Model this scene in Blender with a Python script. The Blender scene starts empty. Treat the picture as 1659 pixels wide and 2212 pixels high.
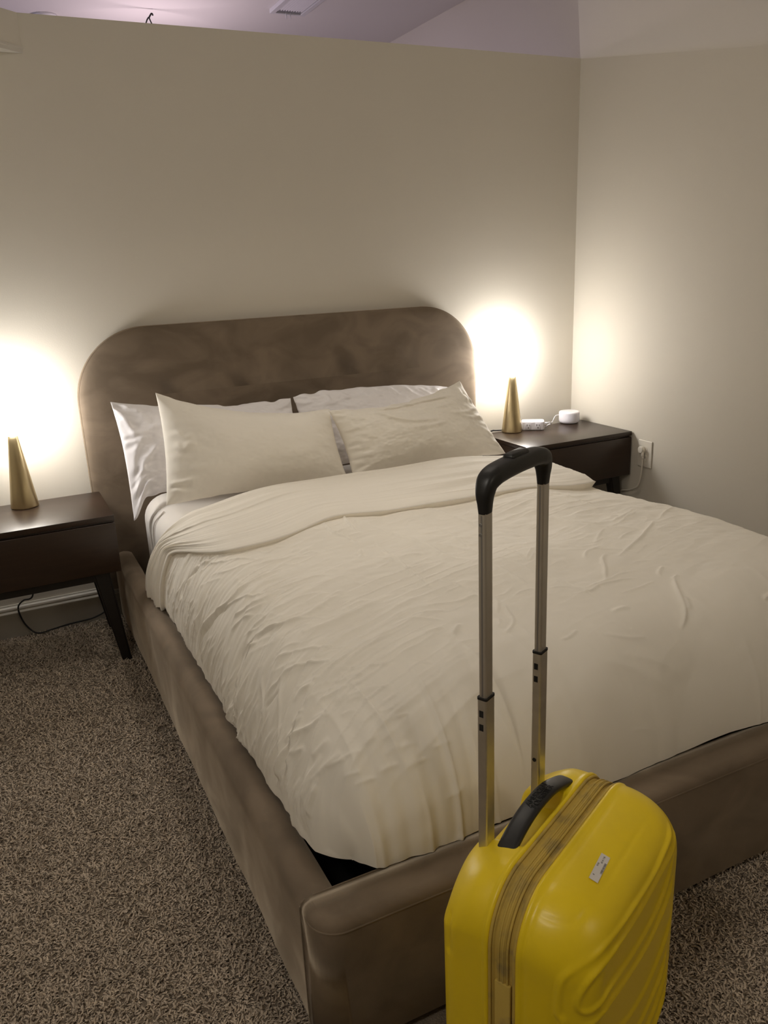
import bpy, bmesh, math, random
import numpy as np
from mathutils import Matrix, Vector, Euler

# ------------------------------------------------------------------ camera, world, exposure
scene = bpy.context.scene
COL = scene.collection
cam_data = bpy.data.cameras.new('camera')
cam = bpy.data.objects.new('camera', cam_data)
COL.objects.link(cam)
YAW, PITCH, ROLL = 0.4458, -0.2998, -0.0425
fw = Vector((math.sin(YAW)*math.cos(PITCH), math.cos(YAW)*math.cos(PITCH), math.sin(PITCH)))
r0 = Vector((math.cos(YAW), -math.sin(YAW), 0)); u0 = r0.cross(fw)
cr, sr = math.cos(ROLL), math.sin(ROLL)
rt = cr*r0 + sr*u0; up = -sr*r0 + cr*u0
cam.matrix_world = Matrix(((rt.x, up.x, -fw.x, -0.337), (rt.y, up.y, -fw.y, -3.27), (rt.z, up.z, -fw.z, 1.35), (0, 0, 0, 1)))
cam_data.sensor_fit = 'VERTICAL'
cam_data.sensor_height = 24.0
cam_data.sensor_width = 18.0
cam_data.lens = 1752.0/2212*24.0
cam_data.clip_start = 0.02
scene.camera = cam

world = bpy.data.worlds.new('world'); scene.world = world
world.use_nodes = True
world.node_tree.nodes['Background'].inputs[0].default_value = (0.5, 0.45, 0.4, 1)
world.node_tree.nodes['Background'].inputs[1].default_value = 0.0
scene.view_settings.view_transform = 'Standard'
scene.view_settings.look = 'None'
scene.view_settings.gamma = 1.0
scene.view_settings.use_curve_mapping = False
scene.view_settings.exposure = EXPOSURE = 1.34
scene.cycles.use_denoising = True
scene.cycles.max_bounces = 10
scene.cycles.diffuse_bounces = 8
scene.cycles.sample_clamp_indirect = 6.0

LAMP_STRENGTH = 13.5          # emission of the two globes
LAMP_COLOR = (1.0, 0.96, 0.92)

def area_light(name, loc, target, size, power, color):
    l = bpy.data.lights.new(name, 'AREA'); l.shape = 'DISK'; l.size = size
    l.energy = power; l.color = color
    o = bpy.data.objects.new(name, l); COL.objects.link(o)
    o.location = loc
    o.rotation_euler = (Vector(target)-Vector(loc)).to_track_quat('-Z', 'Y').to_euler()
    return o
# bulb of the floor lamp in the room beyond the partition; the area lights are added fills without fixtures
pl = bpy.data.lights.new('floor_lamp_bulb_light', 'POINT'); pl.energy = 4.6; pl.color = (1.0, 0.80, 0.88); pl.shadow_soft_size = 0.05
plo = bpy.data.objects.new('floor_lamp_bulb_light', pl); COL.objects.link(plo); plo.location = (0.75, 1.62, 2.14)
area_light('far_room_fill', (-1.2, 2.6, 2.6), (-1.0, 2.4, 0.0), 0.5, 25.0, (0.62, 0.62, 1.0))  # added bluish fill for the far room, no real ceiling lamp
dl = area_light('overhead_fill', (0.75, -1.05, 2.64), (0.72, -1.15, 0.0), 0.45, 1.25, (1.0, 0.90, 0.77))  # unseen fill over the bed, added to brighten the bedding
dl.data.spread = math.radians(92)
area_light('rear_fill', (1.3, -4.7, 2.2), (0.8, -2.4, 0.2), 0.4, 2.2, (1.0, 0.86, 0.66))  # added weak fill from behind the camera, for the suitcase front
area_light('left_fill', (-1.1, -3.1, 2.45), (0.3, -1.6, 0.4), 0.45, 3.9, (1.0, 0.93, 0.83))  # added fill from the left, stands in for ambient light

# ------------------------------------------------------------------ helpers
def tag(o, label=None, cat=None, group=None, kind=None):
    if label: o['label'] = label
    if cat: o['category'] = cat
    if group: o['group'] = group
    if kind: o['kind'] = kind
    return o
def empty(name, loc=(0, 0, 0), rz=0.0, label=None, cat=None, group=None):
    o = bpy.data.objects.new(name, None); COL.objects.link(o)
    o.location = loc; o.rotation_euler = (0, 0, rz); o.empty_display_size = 0.05
    return tag(o, label, cat, group)
def link(name, me, mat, parent=None, smooth=False, loc=None, rot=None):
    o = bpy.data.objects.new(name, me); COL.objects.link(o)
    if mat is not None and len(me.materials) == 0: me.materials.append(mat)
    if parent is not None: o.parent = parent
    if loc is not None: o.location = loc
    if rot is not None: o.rotation_euler = rot
    if smooth:
        me.polygons.foreach_set('use_smooth', [True]*len(me.polygons))
    return o
def np_mesh(name, V, F):
    """V (n,3) array, F (m,4) or (m,3) array"""
    me = bpy.data.meshes.new(name)
    V = np.asarray(V, dtype=np.float32); F = np.asarray(F, dtype=np.int32)
    k = F.shape[1]
    me.vertices.add(len(V)); me.vertices.foreach_set('co', V.ravel())
    me.loops.add(F.size); me.loops.foreach_set('vertex_index', F.ravel())
    me.polygons.add(len(F))
    me.polygons.foreach_set('loop_start', np.arange(0, F.size, k, dtype=np.int32))
    me.update(calc_edges=True); me.validate()
    return me
def grid_faces(nr, nc, wrap=False, off=0):
    i = np.arange(nr-1)[:, None]; j = np.arange(nc if wrap else nc-1)[None, :]
    j2 = (j+1) % nc
    a = i*nc+j; b = i*nc+j2; c = (i+1)*nc+j2; d = (i+1)*nc+j
    return np.stack([a, b, c, d], -1).reshape(-1, 4)+off
def bm_mesh(name, bm):
    me = bpy.data.meshes.new(name); bm.to_mesh(me); bm.free(); return me
def add_box(bm, lo, hi, bevel=0.0, seg=2, M=None):
    lo, hi = Vector(lo), Vector(hi)
    r = bmesh.ops.create_cube(bm, size=1.0)
    vs = r['verts']
    s = hi-lo; c = (lo+hi)/2
    for v in vs: v.co = Vector((v.co.x*s.x, v.co.y*s.y, v.co.z*s.z))+c
    if bevel > 0:
        es = list({e for v in vs for e in v.link_edges})
        rr = bmesh.ops.bevel(bm, geom=es, offset=bevel, segments=seg, affect='EDGES', profile=0.5)
        vs = list({v for f in rr['faces'] for v in f.verts} | {v for v in vs if v.is_valid})
    if M is not None:
        for v in vs: v.co = M @ v.co
    return vs
def box_obj(name, lo, hi, mat, parent=None, bevel=0.0, seg=2, smooth=None, M=None):
    bm = bmesh.new(); add_box(bm, lo, hi, bevel, seg, M)
    return link(name, bm_mesh(name, bm), mat, parent, smooth=bevel > 0 if smooth is None else smooth)
def prism_bm(bm, outline, axis, a, b):
    """extrude a 2-D outline along axis (0,1,2) from a to b"""
    def P(p, t):
        q = [p[0], p[1]]; q.insert(axis, t); return q
    v0 = [bm.verts.new(P(p, a)) for p in outline]; v1 = [bm.verts.new(P(p, b)) for p in outline]
    n = len(outline)
    for i in range(n): bm.faces.new((v0[i], v0[(i+1) % n], v1[(i+1) % n], v1[i]))
    bm.faces.new(v0[::-1]); bm.faces.new(v1)
    bmesh.ops.recalc_face_normals(bm, faces=bm.faces)
def lathe(name, prof, mat, parent=None, n=48, loc=None, smooth=True):
    prof = np.array(prof, float); th = np.linspace(0, 2*math.pi, n, endpoint=False)
    V = np.stack([prof[:, 0, None]*np.cos(th), prof[:, 0, None]*np.sin(th), np.repeat(prof[:, 1, None], n, 1)], -1).reshape(-1, 3)
    F = grid_faces(len(prof), n, wrap=True)
    me = np_mesh(name, V, F)
    o = link(name, me, mat, parent, smooth=smooth, loc=loc)
    return o
def catmull(pts, n=8):
    P = np.array(pts, float); out = []
    Q = np.vstack([2*P[0]-P[1], P, 2*P[-1]-P[-2]])
    for i in range(1, len(Q)-2):
        for t in np.linspace(0, 1, n, endpoint=False):
            a, b, c, d = Q[i-1], Q[i], Q[i+1], Q[i+2]
            out.append(0.5*((2*b)+(c-a)*t+(2*a-5*b+4*c-d)*t*t+(3*b-a-3*c+d)*t**3))
    out.append(P[-1]); return np.array(out)
def tube_vf(path, radius, n=8, sx=None, sy=None, ref=(0, 0, 1), power=2.0, caps=True):
    P = np.array(path, float); m = len(P)
    T = np.gradient(P, axis=0); T /= np.linalg.norm(T, axis=1)[:, None]+1e-12
    ref = np.array(ref, float)
    A = np.cross(T, ref); bad = np.linalg.norm(A, axis=1) < 1e-3
    A[bad] = np.cross(T[bad], np.array([1.0, 0.01, 0])); A /= np.linalg.norm(A, axis=1)[:, None]
    B = np.cross(A, T)
    ra = np.broadcast_to(np.asarray(radius if sx is None else sx, float), (m,))
    rb = np.broadcast_to(np.asarray(radius if sy is None else sy, float), (m,))
    th = np.linspace(0, 2*math.pi, n, endpoint=False)
    c, s = np.cos(th), np.sin(th)
    c = np.sign(c)*np.abs(c)**(2/power); s = np.sign(s)*np.abs(s)**(2/power)
    V = (P[:, None, :]+A[:, None, :]*(ra[:, None]*c)[..., None]+B[:, None, :]*(rb[:, None]*s)[..., None]).reshape(-1, 3)
    F = grid_faces(m, n, wrap=True)
    if caps:
        V = np.vstack([V, P[0], P[-1]])
        k = m*n
        j = np.arange(n); j2 = (j+1) % n
        F = np.vstack([F, np.stack([j2, j, np.full(n, k), np.full(n, k)], -1), np.stack([(m-1)*n+j, (m-1)*n+j2, np.full(n, k+1), np.full(n, k+1)], -1)])
    return V, F
def faces_mesh(name, V, F):
    me = bpy.data.meshes.new(name)
    fl = []
    for f in F.tolist():
        g = []
        for x in f:
            if x not in g: g.append(x)
        fl.append(g)
    me.from_pydata([tuple(v) for v in np.asarray(V).tolist()], [], fl); me.update()
    return me
def tube_obj(name, path, radius, mat, parent=None, n=8, **k):
    V, F = tube_vf(path, radius, n, **k)
    return link(name, faces_mesh(name, V, F), mat, parent, smooth=True)
def add_mod_bevel(o, w, seg=2):
    m = o.modifiers.new('bevel', 'BEVEL'); m.width = w; m.segments = seg; m.limit_method = 'ANGLE'
_tab = {}
def vnoise(x, y, seed=0):
    """smooth value noise, roughly -1..1"""
    if seed not in _tab: _tab[seed] = np.random.RandomState(seed+11).uniform(-1, 1, (256, 256))
    t = _tab[seed]
    xi = np.floor(x).astype(int); yi = np.floor(y).astype(int)
    fx = x-xi; fy = y-yi; fx = fx*fx*fx*(fx*(fx*6-15)+10); fy = fy*fy*fy*(fy*(fy*6-15)+10)
    g = lambda a, b: t[a & 255, b & 255]
    return (g(xi, yi)*(1-fx)+g(xi+1, yi)*fx)*(1-fy)+(g(xi, yi+1)*(1-fx)+g(xi+1, yi+1)*fx)*fy
def sstep(a, b, x):
    t = np.clip((x-a)/(b-a), 0, 1); return t*t*(3-2*t)

# ------------------------------------------------------------------ materials
def mat(name, color, rough=0.6, metal=0.0, noise=None, bump=None, sheen=None, spec=0.5, emit=None, extra=None, coords='Object'):
    """noise=(scale, amount, detail) varies the base colour; bump=(scale, strength, distance)"""
    m = bpy.data.materials.new(name); m.use_nodes = True
    nt = m.node_tree; N, L = nt.nodes, nt.links
    b = N['Principled BSDF']
    b.inputs['Base Color'].default_value = (*color, 1); b.inputs['Roughness'].default_value = rough
    b.inputs['Metallic'].default_value = metal; b.inputs['Specular IOR Level'].default_value = spec
    tc = N.new('ShaderNodeTexCoord')
    if noise:
        nz = N.new('ShaderNodeTexNoise'); nz.inputs['Scale'].default_value = noise[0]; nz.inputs['Detail'].default_value = noise[2] if len(noise) > 2 else 4
        L.new(tc.outputs[coords], nz.inputs['Vector'])
        mx = N.new('ShaderNodeMix'); mx.data_type = 'RGBA'
        a = noise[1]
        mx.inputs['A'].default_value = (*[c*(1-a) for c in color], 1); mx.inputs['B'].default_value = (*[min(1, c*(1+a)) for c in color], 1)
        L.new(nz.outputs['Fac'], mx.inputs['Factor']); L.new(mx.outputs['Result'], b.inputs['Base Color'])
    if bump:
        nb = N.new('ShaderNodeTexNoise'); nb.inputs['Scale'].default_value = bump[0]; nb.inputs['Detail'].default_value = 6
        L.new(tc.outputs[coords], nb.inputs['Vector'])
        bp = N.new('ShaderNodeBump'); bp.inputs['Strength'].default_value = bump[1]; bp.inputs['Distance'].default_value = bump[2]
        L.new(nb.outputs['Fac'], bp.inputs['Height']); L.new(bp.outputs['Normal'], b.inputs['Normal'])
    if sheen:
        b.inputs['Sheen Weight'].default_value = sheen[0]; b.inputs['Sheen Roughness'].default_value = sheen[1]
        b.inputs['Sheen Tint'].default_value = (*sheen[2], 1)
    if emit:
        b.inputs['Emission Color'].default_value = (*emit[0], 1); b.inputs['Emission Strength'].default_value = emit[1]
    return m

M_WALL = mat('wall_paint', (0.66, 0.62, 0.54), 0.75, noise=(3, 0.02), bump=(220, 0.12, 0.002))
M_CEIL = mat('ceiling_paint', (0.74, 0.72, 0.70), 0.85, bump=(160, 0.1, 0.002))
M_TRIM = mat('trim_gloss_paint', (0.62, 0.59, 0.53), 0.4)
M_CARPET = mat('carpet_backing', (0.20, 0.16, 0.12), 0.95, noise=(60, 0.5), bump=(300, 0.6, 0.01))
M_PILE = mat('carpet_yarn', (0.58, 0.485, 0.385), 0.9, noise=(26, 0.30, 3), sheen=(0.25, 0.5, (0.5, 0.42, 0.34)))
M_SHEET = mat('cream_cotton', (0.87, 0.83, 0.75), 0.8, noise=(5, 0.03), bump=(900, 0.06, 0.001))
M_WHITE = mat('white_cotton', (0.86, 0.84, 0.86), 0.7, bump=(900, 0.06, 0.001), sheen=(0.12, 0.4, (1, 1, 1)))
M_MATT = mat('fitted_sheet_cotton', (0.76, 0.73, 0.69), 0.75, bump=(600, 0.08, 0.001))
M_BLACK = mat('black_plastic', (0.012, 0.012, 0.012), 0.42, bump=(500, 0.08, 0.0006))
M_BLACKMATT = mat('black_rubber', (0.006, 0.006, 0.006), 0.6)
M_WPLAST = mat('white_plastic', (0.78, 0.76, 0.80), 0.35)
M_WFABRIC = mat('pale_speaker_fabric', (0.74, 0.73, 0.80), 0.9, bump=(1500, 0.3, 0.001))
M_IVORY = mat('ivory_plastic', (0.72, 0.68, 0.60), 0.35)
M_GLOBE = mat('lit_opal_glass', (0.9, 0.88, 0.84), 0.3, emit=(LAMP_COLOR, LAMP_STRENGTH))
M_ALU = mat('brushed_aluminium', (0.74, 0.71, 0.64), 0.42, metal=1.0, noise=(40, 0.15))
M_ALUIN = mat('satin_aluminium', (0.74, 0.71, 0.65), 0.45, metal=1.0, noise=(30, 0.08))
M_CHROME = mat('grey_metal', (0.45, 0.45, 0.46), 0.4, metal=1.0)
M_VENT = mat('vent_white_metal', (0.66, 0.66, 0.68), 0.45)
M_DARK = mat('dark_void', (0.012, 0.011, 0.010), 0.9)
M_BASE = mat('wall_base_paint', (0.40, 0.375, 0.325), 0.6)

def brass_mat():
    m = mat('brushed_brass', (0.62, 0.51, 0.30), 0.30, metal=1.0)
    nt = m.node_tree; N, L = nt.nodes, nt.links
    b = N['Principled BSDF']; b.inputs['Anisotropic'].default_value = 0.5
    tc = N.new('ShaderNodeTexCoord'); mp = N.new('ShaderNodeMapping'); mp.inputs['Scale'].default_value = (400, 400, 3)
    nz = N.new('ShaderNodeTexNoise'); nz.inputs['Scale'].default_value = 1.0
    bp = N.new('ShaderNodeBump'); bp.inputs['Strength'].default_value = 0.08; bp.inputs['Distance'].default_value = 0.001
    L.new(tc.outputs['Object'], mp.inputs['Vector']); L.new(mp.outputs[0], nz.inputs['Vector'])
    L.new(nz.outputs['Fac'], bp.inputs['Height']); L.new(bp.outputs['Normal'], b.inputs['Normal'])
    return m
M_BRASS = brass_mat()

def velvet_mat():
    m = mat('taupe_velvet', (0.17, 0.125, 0.082), 0.85, sheen=(0.6, 0.42, (0.74, 0.62, 0.47)))
    nt = m.node_tree; N, L = nt.nodes, nt.links; b = N['Principled BSDF']
    tc = N.new('ShaderNodeTexCoord')
    mp = N.new('ShaderNodeMapping'); mp.inputs['Scale'].default_value = (1.0, 1.0, 1.5)
    L.new(tc.outputs['Object'], mp.inputs['Vector'])
    nz = N.new('ShaderNodeTexNoise'); nz.inputs['Scale'].default_value = 5.0; nz.inputs['Detail'].default_value = 8; nz.inputs['Distortion'].default_value = 0.9
    L.new(mp.outputs[0], nz.inputs['Vector'])
    cr_ = N.new('ShaderNodeValToRGB'); cr_.color_ramp.elements[0].position = 0.36; cr_.color_ramp.elements[1].position = 0.62
    cr_.color_ramp.elements[0].color = (0.135, 0.100, 0.066, 1); cr_.color_ramp.elements[1].color = (0.200, 0.151, 0.104, 1)
    L.new(nz.outputs['Fac'], cr_.inputs[0]); L.new(cr_.outputs[0], b.inputs['Base Color'])
    # brushed nap: the sheen changes where the pile was stroked
    n2 = N.new('ShaderNodeTexNoise'); n2.inputs['Scale'].default_value = 6; n2.inputs['Detail'].default_value = 5; n2.inputs['Distortion'].default_value = 0.8
    L.new(tc.outputs['Object'], n2.inputs['Vector'])
    mr = N.new('ShaderNodeMapRange'); mr.inputs[1].default_value = 0.42; mr.inputs[2].default_value = 0.60; mr.inputs[3].default_value = 0.42; mr.inputs[4].default_value = 0.66
    L.new(n2.outputs['Fac'], mr.inputs[0]); L.new(mr.outputs[0], b.inputs['Sheen Weight'])
    nb = N.new('ShaderNodeTexNoise'); nb.inputs['Scale'].default_value = 700; L.new(tc.outputs['Object'], nb.inputs['Vector'])
    bp = N.new('ShaderNodeBump'); bp.inputs['Strength'].default_value = 0.15; bp.inputs['Distance'].default_value = 0.001
    L.new(nb.outputs['Fac'], bp.inputs['Height']); L.new(bp.outputs['Normal'], b.inputs['Normal'])
    return m
M_VELVET = velvet_mat()

def wood_mat():
    m = mat('dark_walnut_veneer', (0.03, 0.016, 0.010), 0.32, spec=0.5)
    nt = m.node_tree; N, L = nt.nodes, nt.links; b = N['Principled BSDF']
    tc = N.new('ShaderNodeTexCoord'); mp = N.new('ShaderNodeMapping'); mp.inputs['Scale'].default_value = (3, 40, 40)
    L.new(tc.outputs['Object'], mp.inputs['Vector'])
    nz = N.new('ShaderNodeTexNoise'); nz.inputs['Scale'].default_value = 2.0; nz.inputs['Detail'].default_value = 6; nz.inputs['Distortion'].default_value = 0.6
    L.new(mp.outputs[0], nz.inputs['Vector'])
    cr_ = N.new('ShaderNodeValToRGB'); cr_.color_ramp.elements[0].color = (0.018, 0.0095, 0.0055, 1); cr_.color_ramp.elements[1].color = (0.042, 0.023, 0.013, 1)
    L.new(nz.outputs['Fac'], cr_.inputs[0]); L.new(cr_.outputs[0], b.inputs['Base Color'])
    return m
M_WOOD = wood_mat()
M_WOODLEG = mat('black_stained_wood', (0.010, 0.007, 0.005), 0.45)

def yellow_mat(name, color, rough, scuff):
    m = mat(name, color, rough, bump=(900, 0.05, 0.0005))
    nt = m.node_tree; N, L = nt.nodes, nt.links; b = N['Principled BSDF']
    tc = N.new('ShaderNodeTexCoord')
    nz = N.new('ShaderNodeTexNoise'); nz.inputs['Scale'].default_value = 26 if scuff > 0.2 else 9; nz.inputs['Detail'].default_value = 5
    L.new(tc.outputs['Object'], nz.inputs['Vector'])
    cr_ = N.new('ShaderNodeValToRGB'); cr_.color_ramp.elements[0].position = 0.50; cr_.color_ramp.elements[1].position = 0.74
    cr_.color_ramp.elements[0].color = (*color, 1); cr_.color_ramp.elements[1].color = (*[c*(1-scuff)+0.10*scuff for c in color], 1)
    L.new(nz.outputs['Fac'], cr_.inputs[0]); L.new(cr_.outputs[0], b.inputs['Base Color'])
    return m
M_YELLOW = yellow_mat('yellow_polycarbonate', (0.88, 0.65, 0.012), 0.36, 0.07)
M_ZIP = yellow_mat('soiled_yellow_tape', (0.56, 0.40, 0.085), 0.85, 0.55)

# ------------------------------------------------------------------ the setting
XR = 2.305; ZP = 2.187; ZC = 2.67; YB = -5.0; XL = -1.35; YF = 4.2
def struct(o): o['kind'] = 'structure'; return o
struct(box_obj('floor', (XL-1.5, YB, -0.05), (XR+0.2, YF, 0.0), M_CARPET))
struct(box_obj('ceiling', (XL-1.5, YB, ZC), (XR+0.2, YF, ZC+0.1), M_CEIL))
struct(box_obj('wall_back', (XL-1.5, 0.0, 0.0), (XR, 0.12, ZP), M_WALL))
struct(box_obj('wall_right', (XR, YB, 0.0), (XR+0.15, YF, ZC), M_WALL))
struct(box_obj('wall_left', (XL-0.12, YB, 0.0), (XL, 0.0, ZC), M_WALL))
struct(box_obj('wall_front', (XL-0.1, YB-0.1, 0.0), (XR+0.1, YB, ZC), M_WALL))
struct(box_obj('wall_far', (XL-1.5, YF, 0.0), (XR+0.1, YF+0.1, ZC), M_WALL))
struct(box_obj('wall_far_left', (XL-1.6, 0.0, 0.0), (XL-1.5, YF, ZC), M_WALL))
# furred-out upper part of the right wall: leans in a little, its lower edge falls towards the door
def wedge(name, P, mat_):
    bm = bmesh.new(); vs = [bm.verts.new(p) for p in P]
    for f in ((0, 1, 2, 3), (4, 7, 6, 5), (0, 4, 5, 1), (1, 5, 6, 2), (2, 6, 7, 3), (3, 7, 4, 0)): bm.faces.new([vs[i] for i in f])
    bmesh.ops.recalc_face_normals(bm, faces=bm.faces)
    return struct(link(name, bm_mesh(name, bm), mat_))
xt = lambda y: XR-0.1*(ZC-(2.184+0.1657*y))
ys = -3.2
wedge('wall_right_upper', [(XR-0.001, 0, 2.184), (XR-0.001, ys, 2.184+0.1657*ys), (xt(ys), ys, ZC), (xt(0), 0, ZC),
                           (XR+0.05, 0, 2.184), (XR+0.05, ys, 2.184+0.1657*ys), (XR+0.05, ys, ZC), (XR+0.05, 0, ZC)], M_WALL)
# skirting with a moulded cap
def baseboard(name, x0, x1):
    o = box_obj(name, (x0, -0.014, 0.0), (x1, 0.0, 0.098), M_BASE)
    struct(o)
    prof = [(0, 0.098), (-0.016, 0.098), (-0.019, 0.103), (-0.016, 0.109), (-0.012, 0.111), (-0.016, 0.117), (-0.015, 0.123), (-0.007, 0.127), (-0.006, 0.133), (0, 0.133)]
    bm = bmesh.new(); prism_bm(bm, prof, 0, x0, x1)
    c = link('moulding', bm_mesh('moulding', bm), M_TRIM, o)
    c['label'] = 'white moulded cap of the skirting board'
    return o
baseboard('baseboard_back', XL, XR)
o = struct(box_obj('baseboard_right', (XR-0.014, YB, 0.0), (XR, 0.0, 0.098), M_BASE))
bm = bmesh.new(); prism_bm(bm, [(XR, 0.098), (XR-0.018, 0.1), (XR-0.012, 0.111), (XR-0.016, 0.119), (XR-0.006, 0.131), (XR, 0.133)], 1, YB, -0.001)
link('moulding', bm_mesh('moulding', bm), M_TRIM, o)
# angled bulkhead in the top left corner, with its painted casing
bx0, by0 = -0.047, 0.0
pts = [(bx0, -0.0005), (XL+0.001, -(bx0-XL)*0.8), (XL+0.001, -0.0005)]
bm = bmesh.new(); prism_bm(bm, pts, 2, 2.085, ZP)
struct(link('trim_1', bm_mesh('trim_1', bm), M_WALL))
def casing(off, z0, z1):
    q = [(bx0+0.0+off*0.3, -0.0005), (XL+0.001, -(bx0-XL)*0.8-off*1.3), (XL+0.001, -0.0005)]
    b = bmesh.new(); prism_bm(b, q, 2, z0, z1); return b
t2 = struct(link('trim_2', bm_mesh('trim_2', casing(0.004, 2.066, 2.078)), M_TRIM))
link('moulding', bm_mesh('moulding', casing(0.014, 2.078, 2.086)), M_TRIM, t2)

# carpet pile: short twisted tufts, denser where the floor is near
def pile():
    rs = np.random.RandomState(3)
    def region(x0, x1, y0, y1, d):
        n = int((x1-x0)*(y1-y0)*d); return np.stack([rs.uniform(x0, x1, n), rs.uniform(y0, y1, n)], -1)
    P = np.vstack([region(-0.68, 0.03, -2.62, -1.35, 40000), region(-0.68, 0.03, -1.35, -0.02, 30000), region(0.35, 1.3, -2.66, -2.20, 38000)])
    n = len(P)
    k = 4
    h = rs.uniform(0.011, 0.018, n); th = vnoise(P[:, 0]*14, P[:, 1]*14, 5)*3.0+rs.normal(0, 0.9, n)
    lean = rs.uniform(0.6, 1.35, n); curl = rs.uniform(-3.4, 3.4, n); rad = rs.uniform(0.0019, 0.0029, n)
    V = np.zeros((n, k, 3, 3))
    c = np.zeros((n, 3)); c[:, :2] = P; c[:, 2] = -0.004
    for i in range(k):
        t = i/(k-1)
        a = th+curl*t
        if i:
            c = c+np.stack([np.cos(a)*np.sin(lean*(0.4+t)), np.sin(a)*np.sin(lean*(0.4+t)), np.cos(np.minimum(lean*(0.4+t), 1.5))], -1)*(h/(k-1))[:, None]*1.15
        rr = rad*(1.0, 1.1, 1.1, 0.7)[i]
        for j in range(3):
            b = th+2.094*j+t*2.2
            V[:, i, j] = c+np.stack([np.cos(b)*rr, np.sin(b)*rr, 0*rr], -1)
    loc = []
    for i in range(k-1):
        for j in range(3):
            loc.append((i*3+j, i*3+(j+1) % 3, (i+1)*3+(j+1) % 3, (i+1)*3+j))
    F = (np.array(loc)[None]+(np.arange(n)*12)[:, None, None]).reshape(-1, 4)
    o = link('carpet_pile', np_mesh('carpet_pile', V.reshape(-1, 3), F), M_PILE, bpy.data.objects['floor'], smooth=True)
    o['kind'] = 'stuff'; o['label'] = 'brown shag carpet pile'
pile()

# ------------------------------------------------------------------ bed
BW = 1.685; FT = -2.242; RW = 0.075; RZ = 0.288
bed = empty('bed', (0, 0, 0), 0, 'upholstered taupe velvet bed with rounded tall headboard and low rails', 'bed')
def headboard():
    cx, hw, top, bot, R = 0.832, 0.876, 1.152, 0.136, 0.275
    y0, y1 = -0.060, -0.010
    def outline(d, n=28):
        h, t, r = hw-d, top-d, R-d
        pts = [(cx-h, bot+d*0)]
        pts += [(cx-h, bot+(t-r-bot)*f) for f in np.linspace(0.1, 0.9, 10)]
        pts += [(cx-h+r-r*math.cos(a), t-r+r*math.sin(a)) for a in np.linspace(0, math.pi/2, n)]
        pts += [(cx-h+r+(2*h-2*r)*f, t) for f in np.linspace(0.05, 0.95, 12)]
        pts += [(cx+h-r+r*math.sin(a), t-r+r*math.cos(a)) for a in np.linspace(0, math.pi/2, n)]
        pts += [(cx+h, bot+(t-r-bot)*f) for f in np.linspace(0.9, 0.1, 10)]
        pts += [(cx+h, bot)]
        return np.array(pts)
    rows = []
    prof = [(0.02, y1), (0.004, y1-0.002), (0.0, y1-0.012), (0.0, y0+0.03), (0.003, y0+0.017), (0.010, y0+0.007), (0.022, y0+0.001), (0.04, y0-0.002), (0.08, y0-0.004), (0.16, y0-0.006), (0.26, y0-0.006)]
    for d, y in prof:
        q = outline(d); rows.append(np.stack([q[:, 0], np.full(len(q), y), q[:, 1]], -1))
    nC = len(rows[0]); V = np.vstack(rows); F = grid_faces(len(rows), nC)
    # fill front centre with a strip grid between the left and right halves of the last row
    last = (len(rows)-1)*nC; h = nC//2
    F2 = [(last+i, last+i+1, last+nC-2-i, last+nC-1-i) for i in range(h-1) if last+i+1 < last+nC-2-i]
    F3 = [(i, nC-1-i, nC-2-i, i+1) for i in range(h-1) if i+1 < nC-2-i]
    me = faces_mesh('headboard', V, np.vstack([F, np.array(F2), np.array(F3)]))
    bm = bmesh.new(); bm.from_mesh(me); bmesh.ops.recalc_face_normals(bm, faces=bm.faces); bm.to_mesh(me); bm.free()
    hb = link('headboard', me, M_VELVET, bed, smooth=True)
    q = outline(0.004)
    path = np.stack([q[:, 0], np.full(len(q), y0+0.018), q[:, 1]], -1)
    tube_obj('piping', path, 0.0032, M_VELVET, hb, n=6, ref=(0, 1, 0))
headboard()
def rail(name, x0, x1, y0, y1):
    """padded side rail with a soft rounded top, long axis y"""
    prof = [(x0+0.004, 0.02), (x0, 0.03), (x0, RZ-0.045), (x0+0.003, RZ-0.022), (x0+0.012, RZ-0.008), (x0+0.026, RZ-0.001), ((x0+x1)/2, RZ+0.001), (x1-0.018, RZ-0.003), (x1-0.006, RZ-0.010), (x1, RZ-0.024), (x1, 0.03), (x1-0.004, 0.02)]
    prof = np.array(prof); ny = 140
    ys_ = np.linspace(y0, y1, ny)
    V = np.zeros((ny, len(prof), 3)); V[:, :, 0] = prof[:, 0]; V[:, :, 1] = ys_[:, None]; V[:, :, 2] = prof[:, 1]
    sgn = -1 if x0 < 0.5 else 1
    wv = vnoise(V[:, :, 1]*9, V[:, :, 2]*8, 31)*0.0018+vnoise(V[:, :, 1]*30, V[:, :, 2]*20, 32)*0.0006
    V[:, :, 2] += wv*(V[:, :, 2] > 0.2); V[:, :, 0] += sgn*wv*0.8
    F = grid_faces(ny, len(prof), wrap=True)
    V = V.reshape(-1, 3)
    return link(name, np_mesh(name, V, F), M_VELVET, bed, smooth=True)
rail('side_rail', 0.0, RW, FT+0.0885, -0.0585)
rail('side_rail', BW-RW, BW, FT+0.0885, -0.0585)
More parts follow.
